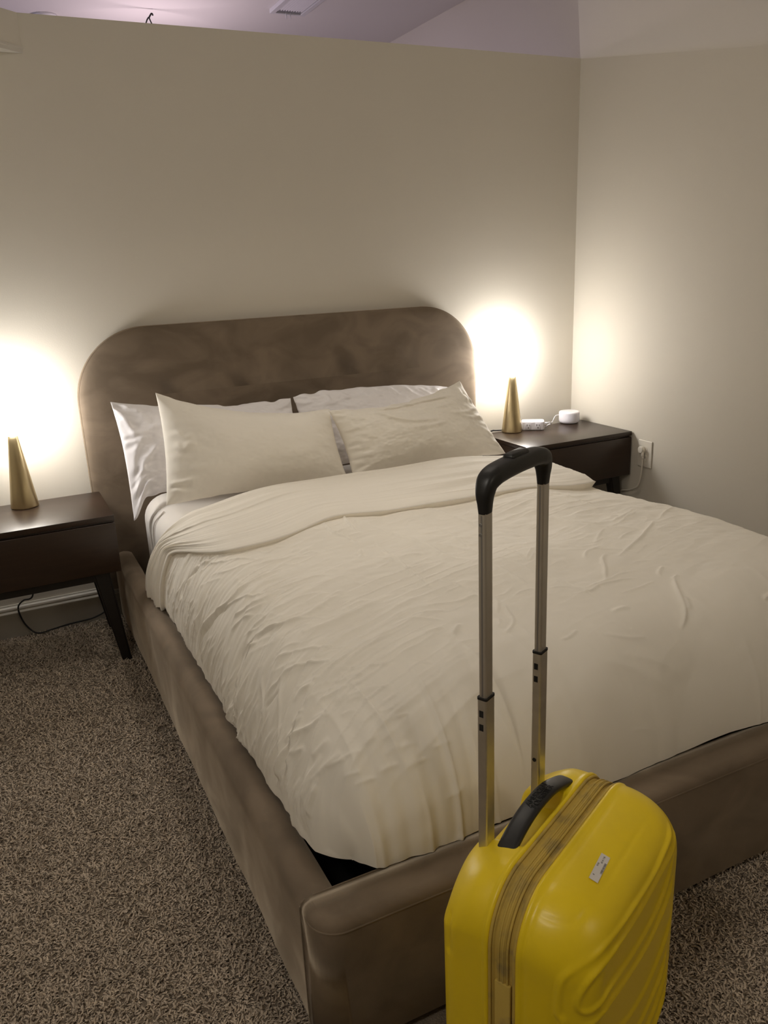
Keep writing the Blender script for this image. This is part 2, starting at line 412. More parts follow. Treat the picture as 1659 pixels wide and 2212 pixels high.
def footboard():
    # section in y-z, capped at both ends with rounded corners; the lid panel is sewn on along a seam
    yb, yf = FT+0.089, FT
    bm = bmesh.new()
    add_box(bm, (0.0, yf, 0.02), (BW, yb, RZ+0.006), 0.0)
    es = [e for e in bm.edges if abs(e.verts[0].co.z-e.verts[1].co.z) > 0.1 and e.verts[0].co.y < (yb+yf)/2]
    bmesh.ops.bevel(bm, geom=es, offset=0.055, segments=8, affect='EDGES', profile=0.5)
    es = [e for e in bm.edges if min(e.verts[0].co.z, e.verts[1].co.z) > RZ and len(e.link_faces) == 2 and not (abs(e.verts[0].co.y-yb) < 1e-4 and abs(e.verts[1].co.y-yb) < 1e-4)]
    bmesh.ops.bevel(bm, geom=es, offset=0.020, segments=5, affect='EDGES', profile=0.5)
    fb = link('footboard', bm_mesh('footboard', bm), M_VELVET, bed, smooth=True)
    m = fb.modifiers.new('n', 'WEIGHTED_NORMAL')
    # sewn seam: along the front just below the lid, turning up at each end, then down the back corners
    zs = RZ-0.013
    a = np.linspace(0, math.pi/2, 10)
    path = [(0.0015, yb-0.002, 0.03), (0.0005, yb-0.002, RZ-0.03), (0.002, yb-0.004, RZ-0.012), (0.012, yb-0.002, RZ+0.002), (0.08, yb-0.002, RZ+0.0055), (0.3, yb-0.002, RZ+0.006)]
    tube_obj('seam', catmull(path, 6), 0.0022, M_VELVET, fb, n=6)
    path = [(0.004, yb-0.012, RZ-0.010)]
    path += [(0.055-0.0545*math.cos(t), yf+0.055-0.0545*math.sin(t), zs) for t in a]
    path += [(x, yf+0.0008, zs) for x in np.linspace(0.1, BW-0.1, 30)]
    tube_obj('seam', path, 0.0022, M_VELVET, fb, n=6)
footboard()
plat = box_obj('slat_base', (RW, FT+0.089, 0.09), (BW-RW, -0.06, 0.135), M_DARK, bed)
plat['label'] = 'dark platform between the rails'

# mattress
mb = bmesh.new(); add_box(mb, (0.118, -2.030, 0.136), (1.580, -0.100, 0.530), 0.095, 8)
for v in mb.verts:
    if v.co.y < -1.0:
        v.co.x = 0.85+(v.co.x-0.85)*0.94; v.co.z -= 0.022*(v.co.z > 0.3); v.co.y += 0.05
mt = link('mattress', bm_mesh('mattress', mb), M_MATT, None, smooth=True)
tag(mt, 'mattress under a pale fitted sheet, seen at the left below the pillows', 'mattress')
# folded tuck of the fitted sheet at the head corner
for k, (yy, rr) in enumerate(((-0.30, 0.004), (-0.36, 0.003))):
    p = catmull([(0.16, yy-0.02, 0.515), (0.124, yy, 0.470), (0.117, yy+0.015, 0.40), (0.117, yy+0.01, 0.28)], 6)
    tube_obj('sheet_tuck', p, rr, M_MATT, mt, n=8)

# ------------------------------------------------------------------ duvet
dXL, dXR, dYF = 0.060, 1.652, -2.160; dRX, dRY = 0.17, 0.20; dZB, dH = 0.295, 0.307
def dome(d): d = np.clip(d, 0, 1); return np.sqrt(1-(1-d)**2)
def fxp(d): return 0.80*dome(d/dRX)+0.20*np.sin(np.clip(d/0.5, 0, 1)*math.pi/2)
def fyp(d): return 0.83*dome(d/dRY)+0.17*np.sin(np.clip(d/0.65, 0, 1)*math.pi/2)
# creases of the cover: (height mm, width mm, points x,y,z in mm)
CREASES=[(-7,9,[137,-1013,514,110,-981,478,89,-961,436,74,-968,396]),(7,9,[279,-1301,579,221,-1331,570,164,-1325,541,134,-1313,511,111,-1276,479,88,-1243,434,74,-1222,392,65,-1210,352]),
(-8.4,10,[129,-1328,506,107,-1289,473,84,-1255,424,69,-1234,373]),
(4.2,5,[375,-1469,591,345,-1440,588,303,-1437,583,269,-1446,578,234,-1440,572,192,-1419,559,164,-1372,540,143,-1339,521,122,-1312,496,104,-1297,468,88,-1274,435]),
(5.6,9,[242,-1448,573,190,-1458,558,154,-1428,531,130,-1402,507,114,-1402,484]),(5.6,8,[313,-1547,583,264,-1539,577,216,-1543,567,182,-1534,552,151,-1517,529,130,-1510,505,113,-1513,481]),
(7,9,[356,-1576,588,314,-1595,583,264,-1621,575,227,-1635,568,194,-1628,558,164,-1593,540,140,-1568,518,121,-1546,494]),(5.6,14,[384,-1666,589,339,-1686,583,293,-1695,576,251,-1704,569,202,-1698,558]),
(4.2,6,[223,-1106,570,195,-1085,561,166,-1049,542,136,-1010,514]),(4.2,6,[262,-1220,577,215,-1161,568,184,-1124,554,156,-1070,534,125,-1030,501]),(4.2,8,[296,-1216,581,230,-1219,571,176,-1193,549,151,-1146,530]),
(4.2,10,[363,-1261,590,298,-1259,582,232,-1249,572]),(4.2,5,[495,-1089,600,486,-1177,600,491,-1208,600,533,-1180,601]),(4.2,5,[577,-1049,602,561,-1138,602,549,-1206,601,555,-1241,602]),
(3.5,5,[491,-1208,600,510,-1254,601,523,-1320,602]),(3.5,5,[511,-1338,601,494,-1365,600,487,-1398,600]),(2.8,5,[263,-1154,577,278,-1158,579,290,-1184,581,319,-1175,585,344,-1187,588]),
(3.5,6,[163,-1635,538,200,-1633,560,244,-1653,571,267,-1681,573]),(4.2,7,[143,-1437,522,159,-1458,537,192,-1474,558]),(4.2,7,[111,-1420,480,133,-1441,510,156,-1478,535]),
(6,16,[603,-1155,602,623,-1247,602,656,-1341,602,677,-1425,602,681,-1530,601,727,-1594,601]),(3,5,[768,-1129,602,777,-1220,602,782,-1320,602,778,-1426,601,766,-1497,602,771,-1539,602]),
(3,5,[571,-1272,602,559,-1403,602,555,-1501,602,551,-1599,601,547,-1683,597]),(4.8,14,[832,-1120,602,861,-1226,602,888,-1342,602]),(4.8,14,[697,-1396,601,735,-1476,602,766,-1547,601]),
(2.4,5,[568,-1460,602,604,-1456,601,640,-1468,602]),(3,5,[574,-1622,599,585,-1658,599,609,-1697,596,633,-1747,593]),(3,5,[563,-1709,596,612,-1699,596]),(3,5,[567,-1760,592,621,-1765,592]),
(3.6,8,[473,-1755,590,527,-1757,593,577,-1768,592,628,-1760,592]),(3,5,[513,-1331,601,489,-1391,600]),(3,5,[529,-1407,601,529,-1447,602,554,-1438,602]),(3,5,[490,-1492,600,522,-1478,601,545,-1457,602]),
(3,5,[550,-1533,602,539,-1570,601]),(3.6,6,[580,-1039,602,560,-1127,602,551,-1199,602,560,-1219,602]),(3.6,5,[584,-1126,602,556,-1217,602]),(3.6,6,[491,-1140,600,492,-1201,600,509,-1243,601,557,-1234,602]),
(4.8,12,[296,-1593,581,334,-1572,586,360,-1565,589]),(4.8,12,[314,-1661,581,357,-1646,587,392,-1648,590]),(3.6,8,[377,-1787,581,424,-1792,585,482,-1835,585]),(4.8,7,[455,-1909,576,482,-1887,579,508,-1864,583]),
(4.8,10,[415,-1872,576,464,-1865,581]),(3.6,6,[441,-1773,587,477,-1787,588,516,-1795,588]),(3.6,5,[775,-1599,600,794,-1654,598,804,-1701,596,808,-1730,594]),(3,5,[743,-1647,599,751,-1710,596,755,-1774,591]),
(4.2,5,[650,-1828,587,636,-1864,584,628,-1896,581,609,-1919,578,569,-1946,575]),(3.6,5,[653,-1789,590,634,-1826,587,609,-1859,584]),(3.6,5,[602,-1875,582,586,-1908,579]),(3,5,[840,-1556,602,836,-1612,600,832,-1674,597]),
(3.6,5,[835,-1657,599,888,-1608,600]),(3.6,5,[832,-1674,597,878,-1635,599]),(3,5,[695,-1802,589,731,-1797,590,759,-1803,589]),(3,5,[654,-1781,591,679,-1785,590,721,-1765,592]),
(6.2,7,[1311,-1610,593,1268,-1644,595,1218,-1675,597,1170,-1705,596,1109,-1734,594,1045,-1762,592]),(3.8,6,[1496,-1502,569,1397,-1562,584,1324,-1614,591]),
(5.6,7,[1029,-1733,594,998,-1758,593,970,-1801,589,927,-1853,584]),(3.8,6,[1057,-1682,597,1025,-1699,596,1002,-1698,597,977,-1716,595,963,-1738,593]),
(5,6,[1010,-1873,582,974,-1863,583,935,-1862,584,900,-1862,584,860,-1874,583,819,-1862,584]),(3.1,5,[1038,-1843,585,988,-1837,586,939,-1848,586,857,-1857,584]),
(2.5,5,[829,-1756,593,839,-1815,588,855,-1875,582,860,-1905,579]),(3.1,5,[786,-1813,588,828,-1829,586,852,-1857,584]),(6.2,7,[1090,-1912,579,1066,-1941,576,1041,-1981,570,1023,-2014,557,1000,-2039,544,975,-2055,532]),
(3.8,6,[1050,-1989,567,1039,-2010,559,1030,-2024,552]),(3.8,6,[1103,-1910,579,1081,-1916,578]),(3.8,6,[1109,-1856,584,1080,-1872,582,1064,-1891,581]),
(2.5,5,[956,-1662,599,1011,-1692,597,1077,-1727,594,1110,-1765,592,1170,-1732,594]),(3.8,8,[1272,-1180,597,1270,-1278,597,1267,-1372,598,1264,-1441,598]),(5,12,[1106,-1404,602,1122,-1496,602,1174,-1558,601]),
(5,14,[1107,-1502,602,1158,-1577,601,1228,-1648,597]),(3.1,5,[1237,-1546,599,1292,-1521,596,1346,-1486,590]),(3.1,5,[1252,-1553,599,1305,-1525,595]),(3.1,5,[1278,-1548,597,1352,-1504,590]),
(3.1,5,[1212,-1550,600,1250,-1537,599]),(3.1,5,[1285,-1486,597,1296,-1505,595]),(3.1,5,[1234,-1513,600,1263,-1517,598]),(3.1,5,[1226,-1570,599,1267,-1543,597]),(3.1,5,[1160,-1580,601,1109,-1616,600,1057,-1660,598]),
(2.5,5,[1105,-1638,599,1057,-1660,598]),(2.5,5,[1210,-1645,598,1159,-1657,598,1127,-1676,598]),(3.8,10,[848,-1967,573,881,-1967,573,897,-1973,571]),(2.5,5,[1054,-1805,588,1079,-1809,589,1105,-1816,588]),
(3.1,6,[1037,-1902,579,984,-1911,579,921,-1913,579]),(3.8,5,[734,-1988,567,704,-2001,563,678,-2005,561]),(3.8,6,[1262,-2042,539,1230,-2050,534]),
(3.8,7,[259,-1815,563,202,-1770,555,167,-1730,536,145,-1707,519,122,-1692,494]),(5,7,[227,-1858,555,197,-1822,548,173,-1793,537,146,-1766,517,128,-1759,496,109,-1743,470,93,-1738,442]),
(3.8,6,[135,-1760,505,120,-1780,485,107,-1802,467,93,-1823,439,79,-1846,406]),(-3.8,6,[89,-1747,433,101,-1765,457,120,-1780,485]),(3.8,6,[109,-1682,475,98,-1704,454,89,-1742,431,82,-1763,414]),
(7.5,9,[150,-1953,507,126,-1942,483,107,-1917,460,91,-1898,432,79,-1884,402,69,-1880,370,64,-1884,344]),(6.2,7,[115,-1923,470,109,-1931,461,96,-1932,440,83,-1926,409,72,-1915,380,65,-1916,351,62,-1919,321]),
(5,9,[126,-1904,485,106,-1888,460,93,-1879,437,87,-1876,421]),(3.8,8,[132,-1899,493,117,-1880,475,103,-1872,456]),(5,9,[104,-1955,451,89,-1928,424]),(3.8,10,[138,-2005,486,117,-1997,464,104,-1990,449]),
(6.2,9,[116,-2007,462,104,-2011,443,90,-2007,421,79,-2008,394,71,-2010,368,62,-2025,321]),(5,12,[144,-2043,476,118,-2035,453,97,-2021,427,82,-2010,401]),(6.2,8,[93,-2035,419,84,-2034,400,74,-2033,375,69,-2042,358]),
(-6.2,9,[87,-1257,431,74,-1229,394,65,-1219,350,61,-1212,318]),(-8.8,12,[120,-1533,492,103,-1524,466,88,-1528,434,77,-1533,403,68,-1540,371,63,-1547,342]),(5,6,[136,-1563,513,118,-1538,490,104,-1531,469,95,-1533,450]),
(5,6,[133,-1584,510,116,-1565,488,101,-1550,463]),(5,6,[91,-1545,441,78,-1558,407,69,-1573,376,63,-1571,343]),(5,14,[377,-1800,580,302,-1842,567,260,-1861,560,219,-1881,552,179,-1892,533]),
(3.8,8,[311,-1928,560,279,-1916,558,242,-1900,554,211,-1878,549]),(3.8,8,[245,-1928,551,214,-1915,547,192,-1907,540]),(3.8,9,[163,-1855,526,140,-1841,506,122,-1842,486]),
(3.8,16,[280,-1988,548,239,-1972,545,192,-1975,533]),(2.8,12,[453,-1870,580,406,-1892,575,357,-1907,568,313,-1923,561]),(2.8,9,[496,-1875,581,462,-1913,576,421,-1942,570]),
(1.8,5,[343,-1934,564,362,-1953,563,380,-1973,563]),(2.8,14,[421,-1959,568,459,-1941,572,514,-1935,575]),(2.1,12,[296,-1858,566,258,-1871,559,229,-1878,553]),(1.8,8,[298,-2103,469,323,-2101,471,344,-2102,472]),
(2.1,10,[302,-2144,383,327,-2144,389,349,-2142,395]),(2.1,10,[304,-2159,289,312,-2159,293,331,-2159,304]),(2.8,10,[414,-2159,290,423,-2160,301,440,-2159,303]),(2,12,[942,-2150,368,923,-2154,355,910,-2157,325]),
(1.5,6,[961,-2158,309,991,-2158,321,1039,-2158,320]),(1.2,6,[996,-2154,347,978,-2156,339,974,-2158,312]),(1,5,[751,-2146,390,781,-2147,383,812,-2149,376]),(2,10,[777,-2017,557,815,-2034,547,845,-2045,539,878,-2049,536]),
(2,30,[726,-2061,527,800,-2089,496,850,-2114,461,889,-2127,439]),(2,30,[782,-2063,524,877,-2093,491,929,-2124,443]),(2.9,6.5,[80,-586,413,100,-559,460,129,-528,505]),
(2.2,5.6,[62,-612,335,66,-624,361,72,-639,386,80,-660,414]),(3.7,4.4,[62,-609,327,66,-621,361,74,-639,395,86,-657,429]),(4.1,4.5,[62,-641,329,65,-655,352,70,-673,377,76,-696,403]),
(4,6.1,[74,-642,395,82,-635,420,93,-631,445,107,-634,473]),(2.2,5,[63,-744,344,70,-759,381,81,-775,417,96,-794,453]),(3.7,5.4,[62,-737,334,71,-750,384,86,-759,431,109,-765,476]),
(2.5,5.2,[62,-740,331,73,-764,390,92,-781,443,119,-788,492]),(2,6.9,[62,-762,328,68,-772,368,78,-785,406,93,-800,445]),(3.9,4.8,[63,-801,337,76,-814,402,99,-814,458,134,-802,510]),
(4.1,4.3,[62,-818,333,72,-825,389,90,-827,440,117,-823,489]),(2.3,5,[66,-835,358,81,-836,416,105,-829,470,141,-810,519]),(1.6,7,[61,-820,320,64,-832,349,70,-848,379,79,-868,410]),
(2.6,4.2,[62,-872,329,67,-884,361,74,-903,395,86,-920,428]),(3,4.4,[61,-875,319,68,-903,369,81,-925,414,99,-946,458]),(2.3,5.4,[62,-922,329,66,-937,360,73,-956,390,83,-977,421]),
(2.4,4.8,[63,-972,340,76,-985,403,99,-988,459,134,-978,510]),(3.2,5.5,[74,-964,393,80,-963,413,89,-967,435,99,-977,459]),(3.6,6.3,[69,-941,375,77,-938,402,87,-941,431,101,-948,461]),
(3.8,4.8,[66,-1008,360,78,-1013,410,98,-1014,456,125,-1010,500]),(1.5,5.6,[62,-1041,336,75,-1052,397,96,-1057,452,128,-1052,503]),(2.5,4.8,[72,-1026,387,82,-1022,420,97,-1020,454,116,-1022,488]),
(3.4,6.9,[63,-1077,340,70,-1088,378,81,-1104,416,96,-1120,453]),(2.8,6.1,[62,-1078,328,69,-1097,374,82,-1117,418,100,-1132,460]),(4,4.9,[71,-1090,382,77,-1088,404,85,-1091,428,96,-1099,452]),
(2.7,6,[63,-1123,335,67,-1131,365,74,-1142,396,85,-1155,427]),(1.9,6.7,[62,-1124,330,71,-1143,379,85,-1160,426,106,-1174,470]),(2.5,5.8,[62,-1154,336,69,-1165,376,80,-1175,414,96,-1188,452]),
(3.8,6.6,[61,-1136,317,71,-1164,381,89,-1180,437,117,-1188,489]),(3,5,[61,-1171,323,71,-1179,382,88,-1185,436,115,-1183,487]),(2.5,4.4,[66,-1203,359,78,-1205,407,96,-1207,453,123,-1204,497]),
(3.7,6,[71,-1187,382,85,-1170,428,107,-1155,473,139,-1134,517]),(3.9,5.1,[61,-1198,315,70,-1220,377,87,-1235,433,114,-1241,483]),(3.8,4.5,[60,-1209,312,64,-1223,346,70,-1240,380,80,-1260,414]),
(4.2,5.5,[61,-1253,323,65,-1265,355,72,-1278,388,82,-1295,421]),(1.6,4.4,[61,-1250,316,63,-1258,341,68,-1272,367,74,-1290,394]),(2.2,4.8,[61,-1264,314,67,-1284,361,77,-1303,405,93,-1323,448]),
(3.8,6.6,[62,-1300,325,66,-1312,357,73,-1325,389,83,-1343,421]),(2.3,5.6,[61,-1275,320,64,-1286,345,68,-1298,370,75,-1315,398]),(3,6.1,[60,-1297,307,66,-1314,359,78,-1324,406,96,-1336,452]),
(3.4,6.9,[61,-1324,314,64,-1337,343,69,-1353,372,76,-1372,402]),(2,4.9,[64,-1351,347,75,-1360,397,92,-1368,444,117,-1372,489]),(3.3,5.4,[60,-1323,294,65,-1354,356,79,-1373,410,100,-1388,459]),
(2.6,5.6,[60,-1335,296,65,-1361,351,76,-1383,401,93,-1399,446]),(1.6,6.2,[60,-1375,310,63,-1392,343,69,-1407,375,78,-1427,407]),(3.2,6.9,[61,-1411,313,67,-1424,361,77,-1437,406,95,-1449,449]),
(2,6.4,[60,-1374,290,61,-1394,326,66,-1413,361,74,-1432,395]),(1.7,5.7,[63,-1390,339,69,-1394,376,80,-1399,412,95,-1407,449]),(2.8,5.1,[61,-1437,307,62,-1452,334,66,-1468,361,72,-1486,388]),
(2.9,6.7,[62,-1452,326,65,-1461,350,69,-1473,375,76,-1488,401]),(2.3,6.9,[60,-1445,298,62,-1466,333,67,-1486,366,75,-1507,399]),(3.3,4.3,[60,-1472,303,64,-1494,345,71,-1511,383,83,-1530,421]),
(2.7,6.9,[60,-1445,283,61,-1462,311,63,-1482,341,68,-1503,370]),(2.7,6.4,[60,-1475,296,63,-1502,344,72,-1523,387,86,-1544,429]),(3.2,5.1,[60,-1474,284,64,-1501,347,76,-1517,400,95,-1530,450]),
(3.5,5.1,[60,-1494,292,63,-1516,340,71,-1536,385,86,-1552,427]),(3,6.2,[60,-1523,300,66,-1547,361,81,-1562,414,102,-1574,464]),(4,6,[60,-1512,287,61,-1525,310,62,-1542,334,66,-1561,359]),
(2.7,4.6,[60,-1541,296,62,-1556,329,66,-1573,362,74,-1590,394]),(2.2,4.8,[60,-1541,287,64,-1564,346,75,-1579,396,93,-1592,444]),(3.5,4.9,[60,-1557,293,61,-1573,324,65,-1589,354,72,-1607,385]),
(3.3,4.9,[60,-1557,287,62,-1575,328,67,-1593,367,77,-1609,403]),(3.3,5.9,[61,-1609,305,62,-1621,331,66,-1635,358,72,-1650,384]),(3.5,6.2,[60,-1624,305,65,-1637,350,74,-1651,393,88,-1664,434]),
(3.5,4.8,[65,-1610,353,73,-1612,389,85,-1618,427,103,-1624,464]),(4.2,5.6,[60,-1631,300,64,-1651,348,73,-1667,392,88,-1681,433]),(2.8,6,[60,-1626,291,61,-1637,314,63,-1649,336,66,-1666,361]),
(3.2,6.6,[60,-1660,302,65,-1676,352,76,-1690,397,92,-1703,441]),(1.7,4.9,[60,-1662,295,64,-1681,344,73,-1699,389,87,-1713,430]),(1.5,5.6,[63,-1680,339,72,-1682,384,86,-1684,427,106,-1687,469]),
(3.5,6.1,[63,-1697,342,68,-1696,367,75,-1703,395,85,-1709,423]),(3.6,6.5,[61,-1727,314,65,-1734,350,73,-1742,385,84,-1754,420]),(4.1,6,[60,-1699,295,61,-1712,319,64,-1724,342,68,-1741,367]),
(3.9,4.2,[60,-1724,305,63,-1737,333,67,-1752,363,74,-1767,391]),(3.6,5.7,[60,-1738,304,65,-1755,352,75,-1769,396,92,-1780,438]),(2.7,4.3,[67,-1755,363,75,-1751,394,86,-1748,425,101,-1750,457]),
(3.3,4.9,[61,-1768,309,63,-1777,339,68,-1786,366,76,-1798,395]),(3.7,5.3,[61,-1779,315,65,-1792,353,74,-1804,389,87,-1817,425]),(2.4,4,[61,-1798,320,63,-1802,335,65,-1808,351,69,-1819,371]),
(3.2,4.4,[62,-1808,323,68,-1816,363,78,-1823,401,94,-1833,440]),(2.7,5.3,[61,-1809,312,64,-1820,345,71,-1833,378,81,-1846,409]),(1.8,6.4,[61,-1826,318,68,-1836,366,81,-1843,410,101,-1849,451]),
(3.4,5.1,[61,-1813,307,66,-1825,358,79,-1831,403,97,-1838,447]),(3.5,4.7,[62,-1831,327,68,-1835,368,80,-1841,407,97,-1846,445]),(2.6,4.4,[61,-1841,311,67,-1853,362,80,-1862,408,100,-1867,450]),
(2.3,6.8,[61,-1863,317,63,-1868,334,66,-1877,352,69,-1887,371]),(3.7,5.1,[65,-1878,346,70,-1879,373,79,-1884,401,90,-1891,429]),(3.3,5.8,[61,-1876,318,66,-1879,351,73,-1885,384,85,-1892,417]),
(3.7,6.8,[61,-1891,319,66,-1900,354,74,-1910,388,87,-1921,420]),(1.6,6.3,[62,-1908,324,67,-1915,357,75,-1924,389,87,-1934,421]),(3.6,6.1,[66,-1897,355,69,-1896,367,72,-1901,382,77,-1906,397]),
(1.7,6.9,[63,-1930,329,66,-1932,351,71,-1935,372,77,-1943,397]),(2.1,5.6,[68,-1916,364,77,-1914,397,91,-1912,430,109,-1912,462]),(3.3,5.1,[61,-1940,323,69,-1949,369,83,-1954,411,103,-1961,451]),
(1.8,6.1,[62,-1954,328,65,-1957,347,70,-1962,368,76,-1971,390]),(3.7,6.4,[63,-1966,331,67,-1968,355,73,-1973,380,82,-1979,405]),(1.7,5.7,[63,-1978,336,66,-1977,350,69,-1981,366,74,-1986,382]),
(3.1,4.7,[64,-1991,336,70,-1993,370,81,-1995,402,96,-1997,433]),(1.8,5.7,[62,-1979,325,68,-1979,363,80,-1980,400,96,-1981,435]),(2.4,4.2,[67,-1987,354,70,-1988,372,76,-1990,389,83,-1995,408]),
(3.2,6.8,[63,-2004,329,68,-2007,358,76,-2012,386,88,-2019,414]),(3.3,4.3,[64,-2018,337,71,-2015,370,82,-2012,402,99,-2011,434]),(3.7,6.4,[63,-2021,334,71,-2023,368,83,-2024,399,99,-2026,430]),
(3.7,4.6,[66,-2043,341,75,-2038,376,88,-2036,410,108,-2032,442]),(4,5.4,[63,-2034,333,71,-2032,367,84,-2029,400,101,-2029,433]),(1.2,6.5,[430,-799,597,458,-774,598,483,-762,600,504,-759,601]),
(2.2,5.1,[217,-1612,567,253,-1600,574,285,-1596,578,315,-1603,582]),(1.7,5.6,[244,-2048,515,259,-2046,518,272,-2046,520,285,-2047,520]),(1.4,6.6,[200,-2067,492,212,-2066,495,222,-2067,497,234,-2068,497]),
(2.6,6.1,[115,-2038,448,125,-2045,458,136,-2053,465,146,-2059,469]),(1.8,5.7,[137,-1822,505,154,-1835,520,169,-1849,531,184,-1864,540]),(1.4,5.3,[208,-2086,475,226,-2085,480,243,-2085,482,260,-2088,482]),
(2,8.8,[130,-1929,489,138,-1937,498,146,-1944,504,152,-1953,509]),(2.3,5,[130,-1945,489,141,-1952,498,151,-1962,506,160,-1972,512]),(1.9,5.1,[232,-1835,558,262,-1827,563,290,-1826,567,315,-1831,570]),
(2.5,7.6,[264,-1310,577,305,-1288,582,341,-1280,587,374,-1286,591]),(2.2,8.2,[156,-1914,515,171,-1920,525,185,-1929,534,199,-1939,539]),(2.3,5.7,[167,-1987,515,176,-1990,521,185,-1993,524,193,-1998,527]),
(1.3,6.5,[139,-1529,516,162,-1551,538,184,-1572,554,207,-1592,564]),(1.2,7.5,[119,-1562,490,132,-1583,508,145,-1603,522,157,-1624,533]),(1.3,6.6,[177,-2059,490,198,-2059,496,218,-2061,501,239,-2063,501]),
(1.6,6.8,[271,-1179,578,302,-1161,583,330,-1154,587,356,-1158,589]),(1.2,8.2,[111,-1579,478,127,-1607,502,143,-1632,520,159,-1659,533]),(1.5,6.2,[173,-898,547,195,-907,561,217,-912,568,239,-921,573]),
(1.3,6.6,[233,-2090,477,248,-2088,480,263,-2087,481,278,-2089,481]),(2.4,8.9,[258,-1571,575,284,-1561,579,306,-1557,582,326,-1563,586]),(1.5,7.7,[110,-1097,478,126,-1131,501,141,-1163,519,156,-1197,534]),
(2.2,5.9,[127,-878,502,142,-905,521,157,-931,535,171,-961,546]),(2.4,8.1,[214,-1627,565,242,-1620,572,269,-1618,576,293,-1623,579]),(2.5,7.3,[136,-1832,502,145,-1841,512,154,-1851,519,164,-1861,525]),
(1.7,8.4,[213,-1452,568,237,-1443,572,258,-1442,576,278,-1445,579]),(1.5,7.5,[190,-1857,543,201,-1858,548,212,-1860,551,222,-1864,553]),(1.8,6.8,[264,-1002,577,294,-983,581,320,-976,585,344,-979,588]),
(1.3,8,[148,-798,526,174,-822,548,199,-842,562,225,-860,570]),(2.3,6.9,[282,-1291,580,308,-1276,583,332,-1271,586,352,-1275,589]),(1.6,5.7,[137,-1123,516,148,-1138,527,159,-1153,537,169,-1171,544]),
(2.5,8.3,[189,-2027,514,214,-2026,522,238,-2028,527,262,-2031,528]),(1.4,6.8,[189,-1803,547,207,-1804,554,223,-1805,558,239,-1811,561]),(1.2,6.6,[178,-1935,529,198,-1939,539,218,-1943,546,238,-1949,548]),
(2,7.8,[173,-1659,544,194,-1665,556,214,-1672,564,235,-1680,568]),(2.2,6.2,[188,-1974,530,198,-1974,535,207,-1978,538,216,-1981,540]),(2.2,6.1,[187,-1730,549,216,-1732,561,246,-1731,567,273,-1740,571]),
(2.4,6.3,[146,-1579,524,161,-1590,536,174,-1604,547,187,-1618,554]),(2.5,6.3,[152,-1913,513,170,-1922,526,188,-1930,535,206,-1942,541]),(2.1,6.8,[138,-1884,501,161,-1899,520,183,-1915,534,205,-1930,543]),
(1.4,7,[135,-1770,506,158,-1787,526,180,-1803,540,200,-1823,550]),(2,7,[138,-2096,434,154,-2098,441,169,-2102,446,184,-2106,447]),(2,6,[129,-2078,443,140,-2081,449,150,-2085,453,161,-2089,456]),
(2.4,7.1,[182,-1600,552,201,-1604,562,220,-1608,568,239,-1613,571]),(2.2,5.4,[168,-1832,532,192,-1839,545,215,-1845,553,237,-1854,557]),(1.5,8.1,[274,-1275,578,312,-1254,584,347,-1246,588,378,-1251,592]),
(1.3,8.4,[117,-1708,484,135,-1733,507,154,-1754,524,171,-1779,537]),(2.6,6.6,[135,-2050,464,148,-2056,473,161,-2060,478,174,-2066,481]),(2.2,8.8,[122,-975,497,135,-997,512,146,-1019,524,157,-1045,534]),
(2.5,7.2,[145,-1686,520,161,-1697,533,175,-1710,544,190,-1725,552]),(1.3,6.5,[171,-1952,524,186,-1954,531,199,-1961,538,214,-1967,541]),(2.1,7.7,[179,-1147,551,194,-1151,559,208,-1158,566,222,-1166,569]),
(2.3,5.2,[119,-1491,492,134,-1515,512,149,-1538,527,163,-1562,539]),(1.5,5.8,[233,-2110,449,255,-2108,454,275,-2109,457,297,-2109,456]),(2.4,7.6,[186,-2102,454,201,-2100,457,215,-2101,459,229,-2104,461]),
(1.6,5.7,[220,-1444,569,251,-1431,575,278,-1427,579,304,-1432,582]),(1.3,7.4,[149,-1874,513,168,-1884,527,187,-1895,537,205,-1908,545]),(1.5,6,[252,-1736,569,276,-1728,572,297,-1726,575,315,-1731,578]),
(2.1,8.2,[172,-1958,524,189,-1963,533,205,-1966,538,220,-1974,543]),(2.2,7.2,[160,-1608,537,182,-1619,552,202,-1628,561,222,-1641,567])]
def dist_poly(Q, P):
    """distance of points Q to a 3-D polyline P and parameter along it 0..1"""
    L = np.linalg.norm(np.diff(P, axis=0), axis=1); tot = L.sum(); s0 = 0
    best = np.full(len(Q), 1e9); par = np.zeros(len(Q))
    for i in range(len(P)-1):
        a, b = P[i], P[i+1]; ab = b-a
        t = np.clip(((Q-a)@ab)/(ab@ab+1e-12), 0, 1)
        d = np.linalg.norm(Q-a-t[:, None]*ab, axis=1)
        m = d < best; best[m] = d[m]; par[m] = (s0+t[m]*L[i])/tot
        s0 += L[i]
    return best, par
